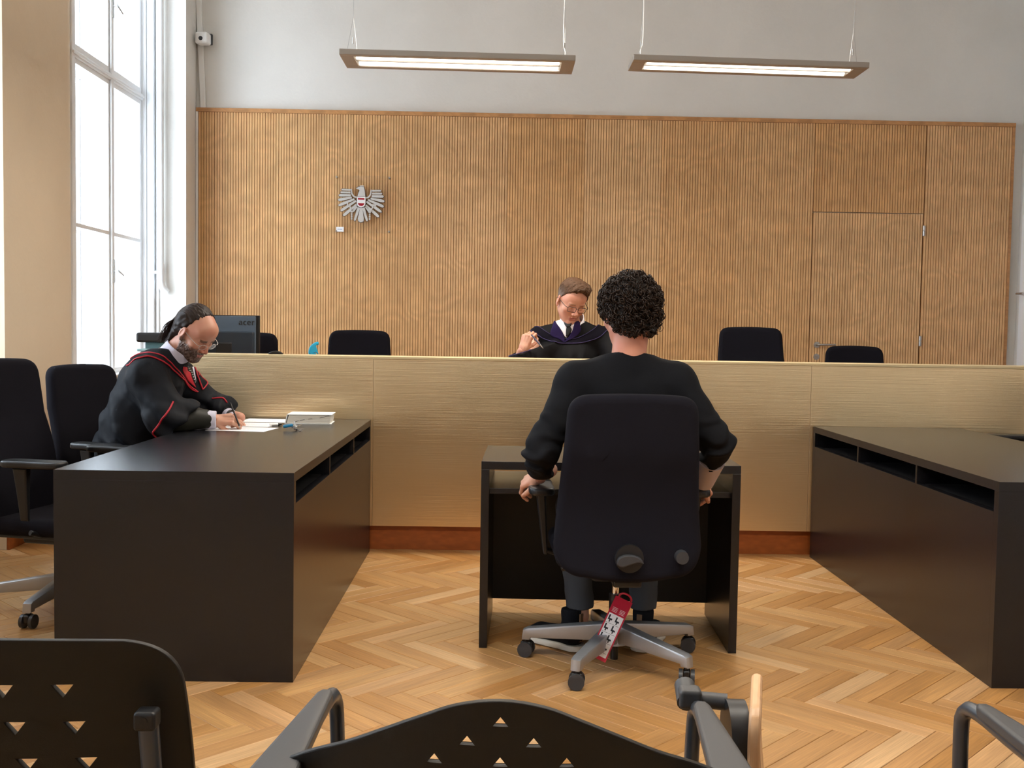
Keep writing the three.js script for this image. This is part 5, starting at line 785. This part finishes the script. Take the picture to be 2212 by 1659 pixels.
  const strands = []; for (let i = 0; i < 240; i++) { const u = (rnd() * 2 - 1), a = u * 0.085, p0 = V(a, 0.10 - 0.9 * a * a * 8 + rnd() * 0.02, 0.0 + rnd() * 0.03), pts = [p0, V(a * 1.05, 0.08, -0.07), V(a * 1.02, 0.01 - rnd() * 0.02, -0.115), V(a * 0.9 + (rnd() - 0.5) * 0.02, -0.06, -0.112 - rnd() * 0.008), V(a * 0.75 + (rnd() - 0.5) * 0.03, -0.13 - rnd() * 0.045, -0.105 - rnd() * 0.02)].map((p, j) => j < 3 ? settle(hairF, p, 0.0006) : p); strands.push(tube(pts, 0.0009 + rnd() * 0.0007, 18, 4)); }
  const sg = merge(strands); sg.applyMatrix4(pose); const sm2 = mesh('strands', sg, phys({ color: hex('#33231a'), roughness: 0.45, specularIntensity: 0.5 }), hair); sm2.userData.kind = 'stuff';
  glasses(P, pose, M.steel, 0.046, 0.032, true);
  const pen = thing('ballpoint_pen', 'slim pen held in the hand of the writing man', 'pen', [0, 0, 0]); mesh('barrel', rod([-1.268, 0.765, -5.06], [-1.325, 0.875, -5.105], 0.0042, 0.0042, 12), M.plastic, pen); mesh('tip', rod([-1.262, 0.7475, -5.055], [-1.268, 0.765, -5.06], 0.0008, 0.004, 12), M.steel, pen);
}

// ===== judge =====
{
  const P = thing('person', 'man with glasses in black and purple robe seated behind the bench', 'person', [0, 0, 0]), cx = 0.475, Z = -6.56;
  const shR = [0.265, 1.215, Z - 0.02], shL = [0.705, 1.215, Z - 0.02], elR = [0.115, 1.0, -6.42], elL = [0.80, 0.99, -6.40], wrR = [0.150, 1.135, -6.33], wrL = [0.62, 0.98, -6.2];
  const pose = headPose([cx - 0.012, 1.448, -6.50], 0.33, 0.5, -0.1, 1.07);
  const core = k => join([cap([cx, 0.78, Z], [cx, 1.05, Z], 0.15 + k, 0.155 + k, [0, 0, 1, 0.8]), [cap(shR, shL, 0.062 + k, 0.062 + k), 0.09], [cap([cx - 0.12, 1.235, Z - 0.01], [cx, 1.30, Z], 0.052 + k, 0.06 + k), 0.06], [cap([cx + 0.12, 1.235, Z - 0.01], [cx, 1.30, Z], 0.052 + k, 0.06 + k), 0.06]]);
  const c0 = core(-0.02), ar = join([cap(shR, elR, 0.05, 0.042), [cap(elR, wrR, 0.042, 0.028), 0.02]]), al = join([cap(shL, elL, 0.05, 0.042), [cap(elL, wrL, 0.042, 0.028), 0.02]]), leg = [-1, 1].map(s => join([cap([cx + s * 0.09, 0.76, Z], [cx + s * 0.11, 0.74, Z + 0.4], 0.08, 0.06), [cap([cx + s * 0.11, 0.74, Z + 0.4], [cx + s * 0.11, 0.28, Z + 0.36], 0.058, 0.042), 0.02], [cap([cx + s * 0.11, 0.25, Z + 0.36], [cx + s * 0.11, 0.24, Z + 0.5], 0.04, 0.034), 0.02]]));
  const bodyF = (x, y, z) => sm(sm(sm(c0(x, y, z), ar(x, y, z), 0.03), al(x, y, z), 0.03), Math.min(leg[0](x, y, z), leg[1](x, y, z)), 0.03);
  const hf = headField({ wide: 1.03, neckTo: inHead(pose, [cx, 1.27, Z]) }), browC = hex('#6b4a36'), grey = hex('#6e645e');
  const hg = net(hf, [-0.11, -0.25, -0.2], [0.11, 0.14, 0.135], 0.003, (x, y, z) => { let c = mix(SK.base, SK.red, 0.3 + 0.45 * N3(x * 22, y * 22, z * 22)); if (Math.abs(y + 0.073) < 0.010 && Math.abs(x) < 0.022 && z > 0.075) c = SK.lip; if (Math.abs(y - 0.019) < 0.005 && Math.abs(x) > 0.012 && Math.abs(x) < 0.05 && z > 0.05) c = mix(c, browC, 0.55); return c; }); hg.applyMatrix4(pose);
  const hand = handGeo({ at: [0.158, 1.142, -6.325], dir: [0.3, 0.9, 0.12], back: [-0.35, 0.25, 0.9], curl: [[1.0, 1.25, 0.7], [1.1, 1.35, 0.8], [1.15, 1.4, 0.8], [1.2, 1.4, 0.8]], thumb: [[0.02, 0.02, -0.008], [0.042, 0.046, -0.022], [0.05, 0.07, -0.04], [0.04, 0.088, -0.058]], arm: 0.09 }, handSkin);
  mesh('body', mergeBody([bodyPart(bodyF, [0.0, 0.2, -6.85], [0.95, 1.36, -5.9]), hg, hand]), skinMat, P);
  const c1 = core(0.008), sr1 = join([cap(shR, elR, 0.085, 0.1), [cap(elR, [0.14, 1.09, -6.355], 0.095, 0.078), 0.03], [cap([0.22, 1.02, -6.5], [0.3, 1.15, -6.53], 0.11, 0.1), 0.05]]), sl1 = join([cap(shL, elL, 0.08, 0.085), [cap(elL, [0.66, 0.985, -6.24], 0.085, 0.07), 0.03]]);
  const robe = (x, y, z) => { const cut = y - 1.118 - 0.3 * (x - 0.13), a = smx(sr1(x, y, z), cut, 0.008); let d = sm(sm(c1(x, y, z), a, 0.04), sl1(x, y, z), 0.04); d = smx(d, y - 1.325 - 0.35 * (z - Z) * -1 * 0.6, 0.01); d = Math.max(d, 0.72 - y); return d + 0.008 * Math.sin(70 * (x - cx) + 3 * N3(x * 6, y * 6, z * 6)) * step(1.17, 1.05, y) + 0.006 * N3(x * 10, y * 8, z * 10); };
  const robeM = clothMat('#08070a', { roughness: 0.75 }), R = mesh('robe', uvXY(net(robe, [-0.05, 0.7, -6.85], [0.98, 1.38, -6.1], 0.0075)), robeM, P);
  const on = l => l.map(p => settle(robe, V(...p)));
  const cape = null, velvet = clothMat('#0c0815', { roughness: 0.95 }), purple = clothMat('#1d1138', { roughness: 0.9 }), lineM = std({ color: hex('#2a1f4c'), roughness: 0.7 });
  const out = on([[0.209, 1.258, -6.5734], [0.2255, 1.2491, -6.5331], [0.2957, 1.2089, -6.5033], [0.364, 1.1895, -6.4586], [0.4209, 1.1817, -6.4764], [0.506, 1.1834, -6.4773], [0.5799, 1.2019, -6.4895], [0.6508, 1.2292, -6.5004], [0.6954, 1.2679, -6.5121]]), inn = on([[0.236, 1.2791, -6.5787], [0.2585, 1.2816, -6.5547], [0.3013, 1.2559, -6.5123], [0.3566, 1.2275, -6.4928], [0.4209, 1.214, -6.4852], [0.4885, 1.2151, -6.4872], [0.5467, 1.2394, -6.4884], [0.6006, 1.2694, -6.5077], [0.6486, 1.2969, -6.5827]]);
  const band = mesh('collar_band', strip(out, inn, robe, 0.006, 36, 5), velvet, R); mesh('piping', piping(out, robe, 0.003, 0.005), lineM, band); mesh('piping', piping(inn, robe, 0.0022, 0.007), lineM, band);
  mesh('lapel', strip(on([[0.3669, 1.316, -6.5732], [0.3485, 1.2858, -6.5223], [0.3332, 1.2361, -6.4979], [0.3711, 1.2102, -6.4837], [0.4181, 1.185, -6.4776]]), on([[0.3697, 1.3177, -6.5729], [0.3774, 1.3013, -6.5205], [0.394, 1.2781, -6.4984], [0.4147, 1.2403, -6.4881], [0.4239, 1.1935, -6.4804]]), robe, 0.010, 20, 6), purple, R);
  mesh('lapel', strip(on([[0.5073, 1.3364, -6.6106], [0.5159, 1.3062, -6.4845], [0.5223, 1.2654, -6.4838], [0.4883, 1.2239, -6.4871], [0.4209, 1.1846, -6.4775]]), on([[0.5033, 1.333, -6.5957], [0.4801, 1.2997, -6.476], [0.4694, 1.2644, -6.4801], [0.4501, 1.2291, -6.4861], [0.4209, 1.1905, -6.4795]]), robe, 0.010, 20, 6), purple, R);
  const shirtM = clothMat('#eceaf0'); mesh('shirt_front', strip(on([[0.3683, 1.3169, -6.5712], [0.3801, 1.2954, -6.5137], [0.4001, 1.2633, -6.4929], [0.4267, 1.2229, -6.4862]]), on([[0.5043, 1.3364, -6.61], [0.4801, 1.2997, -6.476], [0.4636, 1.2643, -6.4804], [0.4355, 1.2201, -6.4859]]), robe, 0.004, 14, 8), shirtM, P);
  const na = join([cap([cx, 1.25, Z], [cx - 0.004, 1.37, Z + 0.025], 0.086, 0.074)]), colF = (x, y, z) => { const d = na(x, y, z), top = y - 1.352 + 0.9 * (z - Z - 0.0), v = 0.02 + Math.max(0, z - Z) * 0 ; return Math.max(d, -(d + 0.007), top - 0.028, 1.25 - y); };
  mesh('shirt_collar', net(colF, [cx - 0.13, 1.2, Z - 0.14], [cx + 0.13, 1.45, Z + 0.16], 0.004), shirtM, P);
  mesh('necktie', merge([strip(on([[0.4202, 1.3073, -6.499], [0.4283, 1.2961, -6.4887], [0.4369, 1.2845, -6.4842]]), on([[0.4763, 1.3142, -6.5066], [0.4657, 1.2994, -6.4774], [0.4572, 1.2877, -6.4789]]), robe, 0.018, 6, 4), strip(on([[0.4369, 1.2874, -6.4844], [0.4318, 1.261, -6.4855], [0.4296, 1.2259, -6.4863]]), on([[0.4571, 1.2906, -6.4788], [0.4664, 1.2672, -6.4798], [0.4413, 1.226, -6.4861]]), robe, 0.012, 8, 4)]), std({ color: hex('#0d0d12'), roughness: 0.5 }), P);
  mesh('sleeve_piping', (() => { const q = new THREE.TorusGeometry(0.074, 0.003, 8, 40); q.rotateX(Math.PI / 2); q.rotateZ(0.29); q.translate(0.14, 1.121, -6.352); return q; })(), lineM, R);
  // short brown hair with a side parting, grey at the temples
  const cr = ell([0.004, 0.042, -0.014], [0.087, 0.096, 0.108]), tuft = ell([0.012, 0.106, 0.05], [0.062, 0.034, 0.05], [0.3, 0, 0.25]), hairF = (x, y, z) => { let d = sm(cr(x, y, z), tuft(x, y, z), 0.03); d = smx(d, 0.72 * z - 0.70 * y + 0.013 - 0.12 * Math.abs(x) - 0.12 * x + 0.009 * N3(x * 55, y * 30, z * 30), 0.01); d = smx(d, -(Math.hypot((y + 0.004) / 1.7, z + 0.008) - 0.017) - (Math.abs(x) < 0.06 ? 0.05 : 0), 0.004); d = smx(d, -0.055 - y, 0.01); const part = Math.exp(-(((x - 0.038 + 0.15 * (z - 0.05)) / 0.006) ** 2)) * step(0.0, 0.04, z); return d + 0.005 * part + 0.003 * N3((x + 0.6 * z) * 90, y * 30, (z - 0.6 * x) * 35) + 0.0015 * N3(x * 200, y * 80, z * 80); };
  const hm = net(hairF, [-0.12, -0.09, -0.15], [0.12, 0.18, 0.14], 0.0032, (x, y, z) => mix(hex('#45301f'), grey, step(0.062, 0.085, Math.abs(x)) * step(0.07, 0.03, y) * 0.9 + 0.1 * Math.max(0, N3(x * 80, y * 30, z * 30)))); hm.applyMatrix4(pose); mesh('hair', hm, phys({ color: 0xffffff, vertexColors: true, roughness: 0.6, specularIntensity: 0.4 }), P);
  glasses(P, pose, std({ color: hex('#3b2a24'), roughness: 0.35, metalness: 0.3 }), 0.052, 0.032, false, 0.0018);
  const locks = []; for (let i = 0; i < 220; i++) { const z = -0.09 + rnd() * 0.16, s = rnd() < 0.72 ? -1 : 1, x0 = 0.038 - 0.1 * Math.max(0, z), pts = []; for (let k = 0; k <= 4; k++) { const t = k / 4, x = x0 + s * t * (s < 0 ? 0.115 : 0.045); pts.push(settle(hairF, V(x, 0.14 - 6 * x * x * 1.2 - 0.6 * Math.max(0, Math.abs(z) - 0.03), z + 0.02 * t * (rnd() - 0.3)), 0.0008)); } locks.push(tube(pts, 0.0012 + rnd() * 0.001, 14, 4)); }
  const lg = merge(locks); lg.applyMatrix4(pose); mesh('hair_locks', lg, phys({ color: hex('#553c2a'), roughness: 0.5, specularIntensity: 0.5 }), P).userData.kind = 'stuff';
  const pen = thing('ballpoint_pen', 'blue grey pen pinched in the raised hand of the judge', 'pen', [0, 0, 0]); mesh('barrel', rod([0.205, 1.235, -6.275], [0.258, 1.175, -6.262], 0.0048, 0.0052, 12), std({ color: hex('#4a4f66'), roughness: 0.4 }), pen); mesh('tip', rod([0.258, 1.175, -6.262], [0.278, 1.152, -6.258], 0.0052, 0.0015, 12), M.steel, pen);
}
scene.traverse(o => { if (o.isLight) o.castShadow = true; });
renderer.render(scene, camera);
